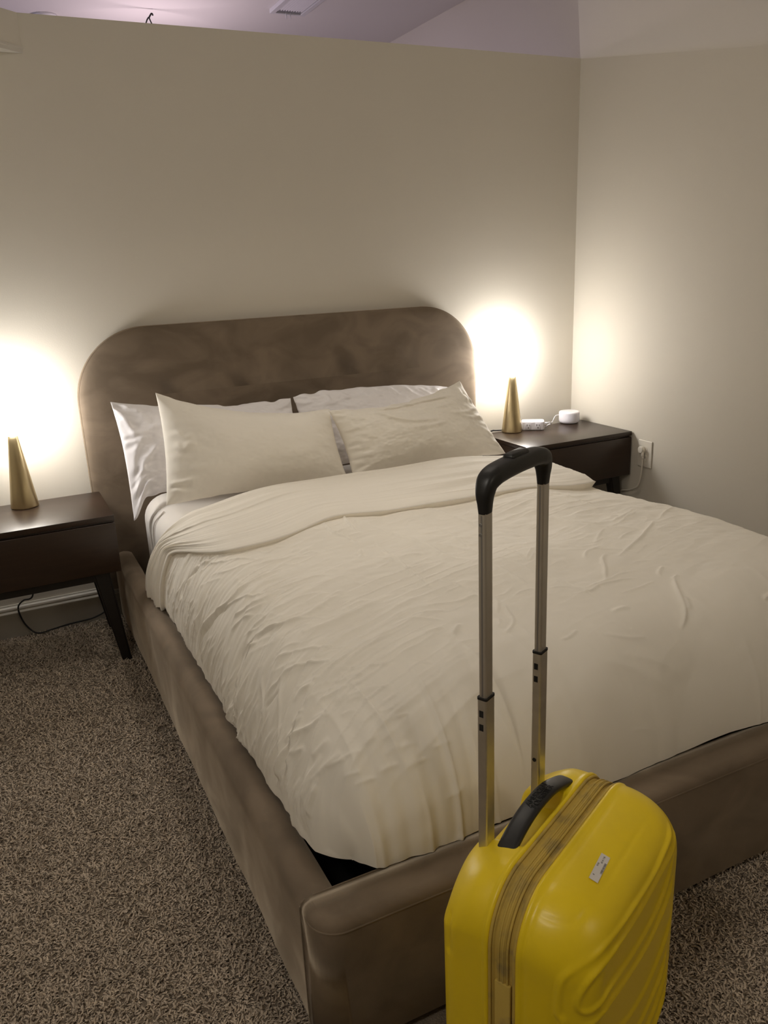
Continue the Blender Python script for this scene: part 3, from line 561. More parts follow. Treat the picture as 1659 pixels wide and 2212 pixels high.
def duvet():
    nx = 575
    # across: left drop (ellipse), top, right drop
    aL = np.linspace(0, math.pi/2, 110); xs = [dXL+dRX*(1-np.cos(aL)), np.linspace(dXL+dRX, dXR-dRX, nx-220+2)[1:-1], dXR-dRX*(1-np.cos(aL[::-1]))]
    X = np.concatenate(xs); n = len(X)
    FX = fxp(X-dXL)*fxp(dXR-X)
    left = X < 0.8
    def noise_edge(x): return vnoise(x*4.0+7, x*0+3.3, 41)
    ye = -0.700+0.065*sstep(0.22, 0.5, X)+0.20*(1-FX)+0.018*noise_edge(X)-0.06*sstep(1.2, 1.5, X)
    yh = -0.75-0.385*sstep(0.55, 0.97, FX)+0.020*vnoise(X*5, X*0+1.7, 42)+0.05*np.exp(-((X-0.55)/0.12)**2)*(FX > 0.9)-0.02*sstep(1.0, 1.4, X)
    def base(xcol, fxcol, Y):
        Z = dZB+dH*fxcol*fyp(Y-dYF)
        return Z
    def normals(V):
        du = np.gradient(V, axis=1); dv = np.gradient(V, axis=0)
        N = np.cross(du, dv); N /= np.linalg.norm(N, axis=2)[..., None]+1e-12
        s = np.sign(N[V.shape[0]//2, V.shape[1]//2, 2]); return N*s
    # ---- main sheet
    ny = 620
    t = np.linspace(0, 1, ny)
    aF = np.linspace(math.pi/2, 0, 120); yfoot = dYF+dRY*(1-np.cos(aF))
    V = np.zeros((ny, n, 3))
    ystart = np.full(n, -0.715)
    tt = np.linspace(0, 1, ny-120, endpoint=False)[:, None]
    Yg = np.vstack([ystart[None]*(1-tt)+(dYF+dRY)*tt, np.repeat(yfoot[:, None], n, 1)])
    V[:, :, 0] = X[None]; V[:, :, 1] = Yg; V[:, :, 2] = base(X[None], FX[None], Yg)
    B0 = V.copy()
    N = normals(V)
    Q = B0.reshape(-1, 3); disp = np.zeros(len(Q))
    qx, qy, qz = Q[:, 0], Q[:, 1], Q[:, 2]
    for amp, w, pts in CREASES:
        P = np.array(pts, float).reshape(-1, 3)/1000
        w_ = w/1000; pad = 3.2*w_
        lo, hi = P.min(0)-pad, P.max(0)+pad
        idx = np.nonzero((qx > lo[0]) & (qx < hi[0]) & (qy > lo[1]) & (qy < hi[1]) & (qz > lo[2]) & (qz < hi[2]))[0]
        if len(idx) == 0: continue
        if len(P) > 2: P = catmull(P, 4)
        d, s = dist_poly(Q[idx], P)
        taper = np.clip(np.minimum(s, 1-s)*4.5, 0, 1)**0.8
        disp[idx] += CREASE_GAIN*amp/1000*taper*np.exp(-(d/(w_*0.62))**1.25)
    disp = disp.reshape(ny, n)
    x, y = B0[:, :, 0], B0[:, :, 1]
    fx = FX[None]
    lump = 0.010*vnoise(x*4.2+1, y*3.6, 51)+0.005*vnoise(x*9+4, y*8, 52)
    lump = lump+0.034*np.exp(-((x-1.50)/0.25)**2-((y+1.85)/0.38)**2)
    wr = 0.0018*vnoise(x*16+y*6, y*34-x*9, 53)+0.0012*vnoise(x*30-y*14, y*64+x*10, 54)+0.0016*(1-np.abs(vnoise(x*9+y*4, y*26-x*7, 60)))**5
    fade = sstep(-2.1, -1.5, y)*0.7+0.3
    # fine gathered ripples on the left drop and along the head of the sheet
    side = (1-sstep(0.70, 1.0, fx))*sstep(0.0, 0.12, fx)*(x < 0.8)
    ph = y*2*math.pi/0.021+3.0*vnoise(y*6, fx*1.2, 55)+2.0*fx
    rip = np.sin(ph)*0.0011*(0.55+0.6*vnoise(y*7+3, fx*2+9, 56))*side*sstep(-1.95, -1.5, y)
    # long soft ridges that start at the left rail and run across the bed
    gx = np.where(X < 0.3, np.cumsum(np.r_[0, np.hypot(np.diff(X), np.diff(dZB+dH*FX))]), 0); gx = np.where(X < 0.3, gx, gx.max()+X-0.3)[None]*np.ones_like(y)
    psi = y-0.36*gx+0.10*gx**2+0.016*vnoise(gx*4, y*4, 71)+0.0025*vnoise(gx*14, y*14, 72)
    def ridge(f, k, s, p): return (1-np.abs(vnoise(psi*f, gx*k+s, 73+s)))**p
    patch = np.clip(0.45+1.1*vnoise(gx*6+2, y*5, 76), 0, 1)
    lw = (1-sstep(0.22, 0.85, gx))*sstep(-2.13, -1.95, y)
    long_ = ridge(42, 2.0, 0, 5)*0.0046*patch*(0.25+0.75*(1-sstep(0.30, 0.75, gx)))*lw
    fine_ = ridge(95, 5.0, 1, 3)*0.0022*np.clip(0.35+1.2*vnoise(gx*7, y*8+3, 77), 0, 1)*(1-sstep(0.30, 0.55, gx))*sstep(-2.1, -1.8, y)
    bigf = ridge(15, 1.6, 2, 4)*0.006*(1-sstep(-1.55, -1.2, y))*(1-sstep(0.30, 0.75, gx))*sstep(0.02, 0.14, gx)*sstep(-2.16, -2.02, y)
    wide = ridge(24, 2.0, 3, 5)*0.0042*np.clip(0.2+1.2*vnoise(gx*3+5, y*3, 78), 0, 1)*sstep(0.4, 0.7, gx)*sstep(-1.95, -1.5, y)
    flow = 1.0*(long_+bigf+wide)+0.9*fine_
    # gathers at the foot
    foot = (1-sstep(-2.13, -1.80, y))
    xs_ = x+0.35*np.clip(0.35-x, 0, 1)*(y-dYF)
    gat = (0.0115*(1-np.abs(vnoise(xs_*20+3, y*1.2, 57)))**3+0.003*vnoise(xs_*40, y*2, 59)-0.003)*foot*(0.25+0.75*(1-sstep(0.35, 0.75, x)))
    yl = y-0.30*gx
    gl = (0.0095*(1-np.abs(vnoise(yl*12+1, gx*1.3, 80)))**2.5+0.003*vnoise(yl*34, gx*2, 81)-0.003)*(1-sstep(0.22, 0.50, gx))*(0.35+0.65*(1-sstep(-1.6, -1.2, y)))
    gat = gat+gl*sstep(0.0, 0.12, y-dYF)
    # small bunches at the near corner
    disp = disp+lump*fx+(wr*fade)*0.85+rip*0.5+gat+flow*(fx > 0.02)
    under = 1-sstep(-0.03, 0.03, y-yh[None])
    disp = disp*(0.15+0.85*under)
    clampd = 0.003+0.007*sstep(0, 0.25, fx*np.ones_like(y))*sstep(0.0, 0.1, y-dYF)
    V = B0+N*np.maximum(disp, -clampd)[..., None]
    cu = np.clip(1-(x-dXL)/0.15, 0, 1)**2*np.clip(1-(y-dYF)/0.15, 0, 1)**2
    V[:, :, 0] += 0.060*cu; V[:, :, 1] += 0.045*cu
    V[:, :, 2] = np.maximum(V[:, :, 2], 0.2945)
    edge = (np.maximum(1-sstep(0, 0.10, fx)*1.0, 1-sstep(0.0, 0.04, y-dYF)))
    V[:, :, 2] += 0.010*np.abs(vnoise(x*9+2, y*9, 58))*edge
    parts_V = [V.reshape(-1, 3)]; parts_F = [grid_faces(ny, n)]
    # ---- turned-down flap at the head
    rows = []; nl, ns, nr_ = 10, 190, 40
    off = 0.017
    for i in range(nl):
        a = math.pi/2*i/(nl-1); rows.append((yh-0.012*math.sin(a), -0.006+(off+0.006)*math.sin(a), 0))
    sl = np.linspace(0, 1, ns)[1:]
    for s in sl: rows.append((yh*(1-s)+ye*s, off+0.016*math.sin(math.pi*min(1, s*1.05))**0.7*1.0, s))
    R_ = 0.010+0.022*FX**2
    for i in range(1, nr_):
        a = math.pi*i/(nr_-1); rows.append((ye+R_*math.sin(a)*1.0, off-R_*(1-math.cos(a)), 1.0))
    m = len(rows)
    Yg = np.stack([r[0]*np.ones(n) for r in rows]); OF = np.stack([r[1]*np.ones(n) for r in rows]); S = np.array([r[2] for r in rows])[:, None]*np.ones(n)[None]
    W = np.zeros((m, n, 3)); W[:, :, 0] = X[None]; W[:, :, 1] = Yg; W[:, :, 2] = base(X[None], FX[None], np.minimum(Yg, 0))
    # smooth normals of the sheet under the flap depend on x only
    e_ = 1e-4
    slope = dH*(fxp(X+e_-dXL)*fxp(dXR-X-e_)-fxp(X-e_-dXL)*fxp(dXR-X+e_))/(2*e_)
    slope[0], slope[-1] = 40, -40
    nxn, nzn = -slope, np.ones(n); ln = np.hypot(nxn, nzn); nxn /= ln; nzn /= ln
    x, y = W[:, :, 0], W[:, :, 1]
    g = np.concatenate([aL/(math.pi/2)*0.33, 0.33+X[110:n-110]-X[110], 0.33+(X[n-110]-X[110])+(1-aL[::-1]/(math.pi/2))*0.33])[None]*np.ones((m, 1))
    body = sstep(0.02, 0.15, S)
    pull = 1+1.6*(1-sstep(0.5, 1.0, FX))[None]
    ph = S*2*math.pi*4.2+4.0*vnoise(g*1.7, S*2.2+1, 61)+2.2*vnoise(g*4, S*5, 62)
    w1 = np.sin(ph)*0.0032*np.clip(0.15+1.1*vnoise(g*2.6+8, S*3.5, 63), 0, 1)*pull
    w2 = 0.0012*vnoise(g*3.5, S*17, 64)*pull**1.6+0.0004*vnoise(g*8, S*40, 65)*pull
    rdg = (1-np.abs(vnoise(S*13+1.2*vnoise(g*2.2, S*3, 68), g*1.6, 69)))**5*0.0040*np.clip(0.3+1.1*vnoise(g*2.5, S*3+4, 70), 0, 1)*pull+(1-np.abs(vnoise(S*30+1.5*vnoise(g*2.2, S*3, 68), g*2.6, 71)))**4*0.0009*pull**1.5
    w2 = w2+rdg
    w3 = 0.006*vnoise(g*3, S*2.0+6, 66)
    dsp = OF*(0.55+0.45*FX[None])*(1+0.2*vnoise(g*3, S*0+2, 67))+(w1+w2+w3)*(0.25+0.75*body)
    W[:, :, 0] += nxn[None]*dsp; W[:, :, 2] += nzn[None]*dsp
    parts_F.append(grid_faces(m, n, off=ny*n)); parts_V.append(W.reshape(-1, 3))
    me = np_mesh('duvet', np.vstack(parts_V), np.vstack(parts_F))
    o = link('duvet', me, M_SHEET, None, smooth=True)
    tag(o, 'rumpled cream duvet spread over the bed, turned down below the pillows', 'duvet')
CREASE_GAIN = 1.2
duvet()

# ------------------------------------------------------------------ pillows
def pillow(name, TL, TR, BL, BR, thick, mat_, label, seed, bulge_front=1.0, sag=0.03, wr=1.0, ears=0.02, ear_drop=0.0, folds=()):
    """four corners (seen from the foot of the bed), bulge along the normal; both faces in one closed mesh"""
    nu, nv = 150, 110
    u = np.linspace(-1, 1, nu)[None]*np.ones((nv, 1)); v = np.linspace(-1, 1, nv)[:, None]*np.ones((1, nu))
    u = np.sign(u)*(1-(1-np.abs(u))**1.25); v = np.sign(v)*(1-(1-np.abs(v))**1.25)
    TL, TR, BL, BR = [np.array(p, float) for p in (TL, TR, BL, BR)]
    # edges drawn in between the corner ears
    uu = u*(1-ears*(1-v**2)*1.2); vv = v*(1-ears*1.8*(1-u**2))
    a, b = (uu+1)/2, (vv+1)/2
    P = (BL*((1-a)*(1-b))[..., None]+BR*(a*(1-b))[..., None]+TL*((1-a)*b)[..., None]+TR*(a*b)[..., None])
    wv = (TR-TL+BR-BL)/2; hv = (TL-BL+TR-BR)/2
    nrm = np.cross(wv, hv); nrm /= np.linalg.norm(nrm)
    if nrm[1] > 0: nrm = -nrm
    hdir = hv/np.linalg.norm(hv); wdir = wv/np.linalg.norm(wv)
    prof = (np.clip(1-np.abs(u)**2.3, 0, 1)**0.55)*(np.clip(1-np.abs(v)**2.1, 0, 1)**0.55)
    rim = np.clip(1-np.maximum(np.abs(u), np.abs(v)), 0, 1)
    # radiating puckers near the rim and corners
    puck = (np.sin(v*26+3*vnoise(v*3, u*2, seed))*np.exp(-((1-np.abs(u))/0.13)**2)*np.clip(1-np.abs(u)**20, 0, 1) +
            np.sin(u*34+3*vnoise(u*3, v*2, seed+1))*np.exp(-((1-np.abs(v))/0.12)**2)*np.clip(1-np.abs(v)**20, 0, 1))*0.0030*wr
    sd = np.abs(u)+np.abs(v)
    cor = np.sin((u*np.sign(v)-v*np.sign(u))*22)*np.exp(-((2-sd)/0.42)**2)*0.005*wr*np.clip(rim*12, 0, 1)
    crum = (0.0035*vnoise(u*5+seed, v*4, seed+2)+0.0022*vnoise(u*11, v*9+seed, seed+3)*(0.4+np.abs(u))+0.0012*vnoise(u*26, v*20, seed+4))*wr*np.clip(rim*8, 0, 1)
    fold = np.zeros_like(u); Qf = np.stack([u.ravel()*1.5, v.ravel(), 0*u.ravel()], -1)
    for amp, w_, pts in folds:
        Pf = catmull([(p[0]*1.5, p[1], 0) for p in pts], 6)
        d_, s_ = dist_poly(Qf, Pf)
        fold += (amp*np.exp(-(d_/w_)**2)*np.clip(np.minimum(s_, 1-s_)*5, 0, 1)).reshape(u.shape)
    crum = crum+fold*np.clip(rim*14, 0, 1)
    front = P+nrm*(thick*bulge_front*prof+puck+cor+crum)[..., None]
    back = P-nrm*(thick*0.55*prof)[..., None]
    front = front-np.array([0, 0, 1.0])*(sag*(1-u**2)*np.clip(v, 0, 1)**2)[..., None]
    back = back-np.array([0, 0, 1.0])*(sag*(1-u**2)*np.clip(v, 0, 1)**2)[..., None]
    dz_ = np.array([0, 0, 1.0])*(ear_drop*sstep(-0.82, -1.0, u)*sstep(0.2, -1.0, v))[..., None]
    front = front-dz_; back = back-dz_
    ed = (0.004*vnoise(u*9+5, v*9+seed, seed+5)*np.exp(-(rim/0.06)**2))*wr
    front += ed[..., None]*hdir; back += ed[..., None]*hdir
    V = np.vstack([front.reshape(-1, 3), back.reshape(-1, 3)])
    F1 = grid_faces(nv, nu); F2 = grid_faces(nv, nu, off=nv*nu)[:, ::-1]
    me = np_mesh(name, V, np.vstack([F1, F2]))
    bm = bmesh.new(); bm.from_mesh(me); bmesh.ops.remove_doubles(bm, verts=bm.verts, dist=0.0004); bmesh.ops.recalc_face_normals(bm, faces=bm.faces); bm.to_mesh(me); bm.free()
    o = link(name, me, mat_, None, smooth=True)
    tag(o, label, 'pillow', 'pillows on the bed')
    # sewn hem of the case along the top edge
    return o
pillow('pillow', (0.052, -0.190, 0.902), (0.742, -0.190, 0.838), (0.064, -0.290, 0.556), (0.760, -0.290, 0.556), 0.070, M_WHITE,
       'bright white pillow at left, upright against the headboard, behind a cream pillow', 101, sag=0.014, wr=1.3, ears=0.025, ear_drop=0.085,
       folds=[(0.006, 0.05, [(-0.98, -0.8), (-0.9, -0.5), (-0.78, -0.2), (-0.6, 0.1)]), (0.005, 0.05, [(-0.97, -0.4), (-0.88, 0.0), (-0.75, 0.3)]), (0.006, 0.05, [(-0.97, 0.8), (-0.9, 0.5), (-0.86, 0.2)]), (0.005, 0.05, [(-0.95, -0.9), (-0.8, -0.72), (-0.6, -0.6)])])
pillow('pillow', (0.752, -0.190, 0.848), (1.500, -0.190, 0.802), (0.775, -0.290, 0.556), (1.500, -0.290, 0.556), 0.070, M_WHITE,
       'bright white pillow at right, mostly hidden behind the crumpled cream pillow', 131, sag=-0.030, wr=1.3, ears=0.02,
       folds=[(0.006, 0.04, [(-0.9+0.2*k, 0.97), (-0.86+0.2*k, 0.85), (-0.84+0.21*k, 0.7)]) for k in range(9)])
pillow('pillow', (0.192, -0.325, 0.936), (0.838, -0.360, 0.812), (0.158, -0.455, 0.558), (0.856, -0.466, 0.544), 0.115, M_SHEET,
       'smooth cream pillow at left leaning on a white one, its far corner pointing up', 161, sag=0.034, wr=0.5, ears=0.034,
       folds=[(0.007, 0.045, [(-0.99, -0.62), (-0.9, -0.66), (-0.75, -0.64)]), (0.007, 0.045, [(-0.99, -0.8), (-0.92, -0.78), (-0.82, -0.86), (-0.7, -0.86)]), (-0.005, 0.04, [(-0.99, -0.71), (-0.88, -0.72), (-0.76, -0.74)]),
              (0.005, 0.05, [(-0.9, 0.3), (-0.82, 0.15), (-0.72, 0.22)]), (0.005, 0.05, [(-0.93, 0.05), (-0.84, -0.08), (-0.78, 0.02), (-0.7, 0.0)]), (0.004, 0.06, [(0.2, 0.9), (0.4, 0.82), (0.6, 0.86)])])
pillow('pillow', (0.822, -0.385, 0.812), (1.452, -0.320, 0.856), (0.868, -0.484, 0.544), (1.592, -0.460, 0.546), 0.112, M_SHEET,
       'crumpled cream pillow at right with its peaked corner towards the right lamp', 191, sag=0.030, wr=1.05, ears=0.040,
       folds=[(0.010, 0.06, [(-0.66, 0.95), (-0.5, 0.65), (-0.4, 0.42), (-0.2, 0.2), (0.05, 0.12), (0.25, 0.1)]), (0.010, 0.06, [(-0.55, 0.84), (-0.2, 0.8), (0.1, 0.82), (0.45, 0.74), (0.7, 0.7)]), (-0.008, 0.05, [(-0.6, 0.74), (-0.2, 0.68), (0.2, 0.70), (0.6, 0.62)]),
              (0.007, 0.05, [(0.38, 0.2), (0.62, 0.14), (0.95, 0.22)]), (0.007, 0.05, [(0.5, 0.08), (0.72, -0.02), (0.9, 0.0)]), (0.008, 0.06, [(0.86, 0.92), (0.80, 0.7), (0.84, 0.4)]), (0.006, 0.05, [(0.92, 0.85), (0.9, 0.6), (0.93, 0.3)]),
              (0.006, 0.04, [(-0.1, 0.95), (-0.05, 0.8), (0.05, 0.7)]), (0.005, 0.05, [(0.0, 0.5), (0.3, 0.45), (0.6, 0.48)]), (0.005, 0.05, [(-0.3, 0.0), (0.0, -0.05), (0.3, -0.03)])])

# ------------------------------------------------------------------ nightstands
NW, ND, NH = 0.585, 0.362, 0.552
def nightstand(loc, label):
    """origin: front left foot corner on the floor; x to the right, y to the wall"""
    t = empty('nightstand', loc, 0, label, 'nightstand', 'pair of dark wood nightstands')
    zb = NH-0.206
    top = box_obj('top', (0, 0, NH-0.019), (NW, ND, NH), M_WOOD, t, 0.0015)
    box_obj('case', (0.0, 0.016, zb), (NW, ND, NH-0.0195), M_WOOD, t, 0.0015)
    dr = box_obj('drawer', (0.001, 0.0, zb), (NW-0.001, 0.0155, NH-0.027), M_WOOD, t, 0.002)
    bm = bmesh.new()
    add_box(bm, (0.05, 0.03, zb-0.034), (NW-0.05, 0.052, zb-0.0005)); add_box(bm, (0.05, ND-0.052, zb-0.034), (NW-0.05, ND-0.03, zb-0.0005))
    add_box(bm, (0.05, 0.052, zb-0.034), (0.072, ND-0.052, zb-0.0005)); add_box(bm, (NW-0.072, 0.052, zb-0.034), (NW-0.05, ND-0.052, zb-0.0005))
    link('stretcher', bm_mesh('stretcher', bm), M_WOODLEG, t)
    for sx in (0, 1):
        for sy in (0, 1):
            x1 = 0.068 if sx == 0 else NW-0.068; y1 = 0.046 if sy == 0 else ND-0.046
            x0 = 0.024 if sx == 0 else NW-0.024; y0 = 0.020 if sy == 0 else ND-0.020
            bm = bmesh.new(); vs = []
            for (cx, cy, z, hx, hy) in ((x0, y0, 0.0, 0.016, 0.016), (x1, y1, zb-0.0004, 0.028, 0.024)):
                vs.append([bm.verts.new((cx+a*hx, cy+b*hy, z)) for a, b in ((-1, -1), (1, -1), (1, 1), (-1, 1))])
            for i in range(4): bm.faces.new((vs[0][i], vs[0][(i+1) % 4], vs[1][(i+1) % 4], vs[1][i]))
            bm.faces.new(vs[0][::-1]); bm.faces.new(vs[1])
            bmesh.ops.bevel(bm, geom=[e for e in bm.edges if abs(e.verts[0].co.z-e.verts[1].co.z) > 0.1], offset=0.006, segments=3, affect='EDGES')
            link('leg', bm_mesh('leg', bm), M_WOODLEG, t)
    return t
nightstand((-0.021-NW, -0.450, 0), 'dark brown wood nightstand left of the bed, with one splayed leg in view')
nightstand((1.714, -0.450, 0), 'dark brown wood nightstand right of the bed, in the corner by the right wall')

# ------------------------------------------------------------------ lamps
def table_lamp(loc, label):
    t = empty('table_lamp', loc, 0, label, 'lamp', 'pair of brass cone lamps with white globes')
    lathe('base', [(0.0, 0.0005), (0.046, 0.0005), (0.048, 0.002), (0.048, 0.005), (0.0165, 0.262), (0.0155, 0.266), (0.0, 0.266)], M_BRASS, t, 64)
    lathe('collar', [(0.0, 0.262), (0.0130, 0.262), (0.0130, 0.272), (0.0, 0.272)], M_DARK, t, 32)
    R = 0.083; zc = 0.338
    a = np.linspace(math.asin(0.070/R), -math.pi/2, 40)
    prof = [(0.0, zc-0.0695), (R*math.cos(a[0])-0.002, zc-0.0695)]+[(max(0.0, R*math.cos(q)), zc-R*math.sin(q)) for q in a]
    lathe('globe', prof, M_GLOBE, t, 64)
    return t
LZ = NH
lampL = table_lamp((-0.288, -0.149, LZ), 'brass cone lamp with lit white globe on the left nightstand')
lampR = table_lamp((1.858, -0.122, LZ), 'brass cone lamp with lit white globe on the right nightstand')
def wcable(name, pts, r, m_, parent, n=8):
    P = np.array(pts, float)-np.array(parent.location)
    return tube_obj(name, catmull(P, 10), r, m_, parent, n=n)
wcable('cord', [(-0.288, -0.104, 0.5562), (-0.295, -0.088, 0.5562), (-0.300, -0.074, 0.556), (-0.304, -0.064, 0.53), (-0.300, -0.055, 0.30), (-0.315, -0.034, 0.168), (-0.352, -0.030, 0.152), (-0.374, -0.030, 0.126), (-0.366, -0.030, 0.070), (-0.345, -0.035, 0.030), (-0.318, -0.056, 0.016), (-0.264, -0.050, 0.018), (-0.20, -0.034, 0.018), (-0.15, -0.030, 0.018), (-0.105, -0.030, 0.022), (-0.066, -0.026, 0.034), (-0.052, -0.018, 0.045)], 0.0032, M_BLACKMATT, lampL)
wcable('cord', [(1.834, -0.086, 0.5562), (1.818, -0.080, 0.5562), (1.800, -0.074, 0.5565), (1.785, -0.066, 0.556), (1.778, -0.056, 0.54), (1.775, -0.05, 0.45), (1.775, -0.04, 0.2)], 0.0032, M_BLACKMATT, lampR)

# ------------------------------------------------------------------ charging hub, speaker, wall outlet
def rbox_bm(hx, hy, z0, z1, r, ez=0.004, n=8):
    """box with rounded vertical corners and softened top and bottom rims"""
    rows = []
    for z, d in ((z0, ez), (z0+ez*0.3, ez*0.3), (z0+ez, 0), (z1-ez, 0), (z1-ez*0.3, ez*0.3), (z1, ez)):
        q = []
        for k, (sx, sy) in enumerate(((1, 1), (-1, 1), (-1, -1), (1, -1))):
            for a in np.linspace(0, math.pi/2, n):
                b = a+k*math.pi/2
                q.append((sx*(hx-r)+(r-d)*math.cos(b), sy*(hy-r)+(r-d)*math.sin(b), z))
        rows.append(q)
    m = len(rows[0]); bm = bmesh.new(); vs = [[bm.verts.new(p) for p in q] for q in rows]
    for i in range(len(rows)-1):
        for j in range(m): bm.faces.new((vs[i][j], vs[i][(j+1) % m], vs[i+1][(j+1) % m], vs[i+1][j]))
    bm.faces.new(vs[0][::-1]); bm.faces.new(vs[-1]); return bm
hub = empty('charging_hub', (1.970, -0.135, NH), math.radians(-34), 'small white power strip box with two outlets beside the right lamp', 'power strip')
link('body', bm_mesh('body', rbox_bm(0.053, 0.034, 0.001, 0.042, 0.012)), M_WPLAST, hub, smooth=True).modifiers.new('n', 'WEIGHTED_NORMAL')
for sx in (-0.0225, 0.0225):
    f = box_obj('socket', (sx-0.0135, -0.0352, 0.0065), (sx+0.0135, -0.0335, 0.036), M_WPLAST, hub, 0.0006)
    for dx_, w_, h_ in ((-0.0058, 0.0026, 0.0085), (0.0058, 0.0024, 0.0070)):
        box_obj('slot', (sx+dx_-w_/2, -0.0354, 0.0215), (sx+dx_+w_/2, -0.0345, 0.0215+h_), M_DARK, f)
    bm = bmesh.new(); bmesh.ops.create_cone(bm, cap_ends=True, segments=14, radius1=0.0026, radius2=0.0026, depth=0.0012, matrix=Matrix.Translation((sx, -0.0350, 0.0135)) @ Matrix.Rotation(math.pi/2, 4, 'X'))
    link('slot', bm_mesh('slot', bm), M_DARK, f)
box_obj('plug', (-0.066, -0.012, 0.016), (-0.0525, 0.008, 0.032), M_WPLAST, hub, 0.003)
box_obj('plug', (0.0525, -0.004, 0.022), (0.068, 0.006, 0.033), M_WPLAST, hub, 0.003)
tube_obj('cord', catmull([(0.066, 0.001, 0.028), (0.074, 0.000, 0.032), (0.083, 0.002, 0.030), (0.084, 0.008, 0.022), (0.074, 0.012, 0.018), (0.062, 0.016, 0.008), (0.05, 0.04, 0.003)], 8), 0.0022, M_WPLAST, hub)

spk = empty('smart_speaker', (2.205, -0.112, NH), 0, 'round white speaker puck at the wall end of the right nightstand', 'speaker')
lathe('body', [(0.0, 0.001), (0.040, 0.001), (0.046, 0.004), (0.0495, 0.012), (0.0500, 0.026), (0.0500, 0.050)], M_WFABRIC, spk, 64)
lathe('top_panel', [(0.0500, 0.050), (0.0495, 0.054), (0.047, 0.0565), (0.043, 0.057), (0.0, 0.0565)], M_WPLAST, spk, 64)
lathe('foot_ring', [(0.0, 0.0), (0.041, 0.0), (0.043, 0.004), (0.0, 0.004)], M_DARK, spk, 48)
tube_obj('cord', catmull([(-0.030, 0.040, 0.036), (-0.046, 0.048, 0.032), (-0.060, 0.046, 0.016), (-0.066, 0.046, 0.003), (-0.06, 0.06, 0.002)], 8), 0.0018, M_WPLAST, spk)

outl = empty('wall_outlet', (XR, -0.537, 0.461), 0, 'ivory wall outlet plate low on the right wall behind the nightstand', 'outlet')
pb = bmesh.new(); add_box(pb, (-0.006, -0.043, -0.0625), (0.0, 0.043, 0.0625), 0.004, 3)
link('plate', bm_mesh('plate', pb), M_IVORY, outl, smooth=True).modifiers.new('n', 'WEIGHTED_NORMAL')
for zz in (0.0195, -0.0195):
    bmr = bmesh.new(); bmesh.ops.create_cone(bmr, cap_ends=True, segments=28, radius1=0.0172, radius2=0.0172, depth=0.003, matrix=Matrix.Translation((-0.0066, 0, zz)) @ Matrix.Rotation(math.pi/2, 4, 'Y'))
    rc = link('receptacle', bm_mesh('receptacle', bmr), M_IVORY, outl)
    if zz < 0:
        box_obj('slot', (-0.0086, -0.0075, zz-0.001), (-0.0075, -0.005, zz+0.008), M_DARK, rc)
        box_obj('slot', (-0.0086, 0.005, zz-0.001), (-0.0075, 0.0075, zz+0.008), M_DARK, rc)
scr = bmesh.new(); bmesh.ops.create_cone(scr, cap_ends=True, segments=12, radius1=0.003, radius2=0.003, depth=0.0016, matrix=Matrix.Translation((-0.0066, 0, 0)) @ Matrix.Rotation(math.pi/2, 4, 'Y'))
link('screw', bm_mesh('screw', scr), M_CHROME, outl)

pc = empty('power_cord', (XR-0.0085, -0.530, 0.4805), 0, 'white power cord plugged into the upper socket of the wall outlet', 'cord')
bm = bmesh.new(); bmesh.ops.create_cone(bm, cap_ends=True, segments=24, radius1=0.0165, radius2=0.0165, depth=0.020, matrix=Matrix.Translation((-0.0105, 0.0, 0)) @ Matrix.Rotation(math.pi/2, 4, 'Y'))
bmesh.ops.bevel(bm, geom=[e for e in bm.edges if len(e.link_faces) == 2 and abs(e.calc_face_angle(0)) > 1.0], offset=0.003, segments=3, affect='EDGES')
pg = link('plug', bm_mesh('plug', bm), M_IVORY, pc, smooth=True); pg.modifiers.new('n', 'WEIGHTED_NORMAL')
box_obj('strain_relief', (-0.018, -0.016, -0.030), (-0.006, -0.004, -0.006), M_IVORY, pg, 0.004)
tube_obj('cord', catmull([(-0.012, -0.010, -0.018), (-0.012, -0.011, -0.045), (-0.012, -0.008, -0.10), (-0.012, 0.000, -0.145), (-0.013, 0.018, -0.180), (-0.013, 0.068, -0.205), (-0.013, 0.13, -0.225), (-0.013, 0.20, -0.29), (-0.013, 0.26, -0.40), (-0.013, 0.28, -0.470)], 10), 0.0036, M_IVORY, pc)

# ------------------------------------------------------------------ the next room, above the partition
vent = empty('ceiling_vent', (1.455, 1.250, ZC), 0, 'white louvred air vent in the ceiling beyond the partition', 'vent')
bm = bmesh.new()
add_box(bm, (-0.100, -0.185, -0.022), (-0.072, 0.185, -0.0005), 0.002); add_box(bm, (0.072, -0.185, -0.022), (0.100, 0.185, -0.0005), 0.002)
add_box(bm, (-0.072, 0.168, -0.022), (0.072, 0.185, -0.0005), 0.002); add_box(bm, (-0.072, -0.185, -0.022), (0.072, -0.150, -0.0005), 0.002)
link('frame', bm_mesh('frame', bm), M_VENT, vent)
box_obj('duct', (-0.072, -0.150, -0.004), (0.072, 0.168, -0.001), M_DARK, vent)
sb = bmesh.new(); add_box(sb, (-0.0042, -0.150, -0.0008), (0.0042, 0.144, 0.0008)); sm_ = bm_mesh('slat', sb); sm_.materials.append(M_VENT)
for i in range(10):
    s = link('slat', sm_, None, vent, loc=(-0.0645+i*0.0143, 0, -0.0125), rot=(0, math.radians(48), 0))
box_obj('end_plate', (-0.070, 0.144, -0.016), (0.070, 0.167, -0.006), M_CHROME, vent)
for lx_ in (-0.012, 0.012):
    tube_obj('lever', [(lx_, 0.165, -0.014), (lx_+0.002, 0.172, -0.030), (lx_+0.004, 0.178, -0.042)], 0.0028, M_VENT, vent, n=6)

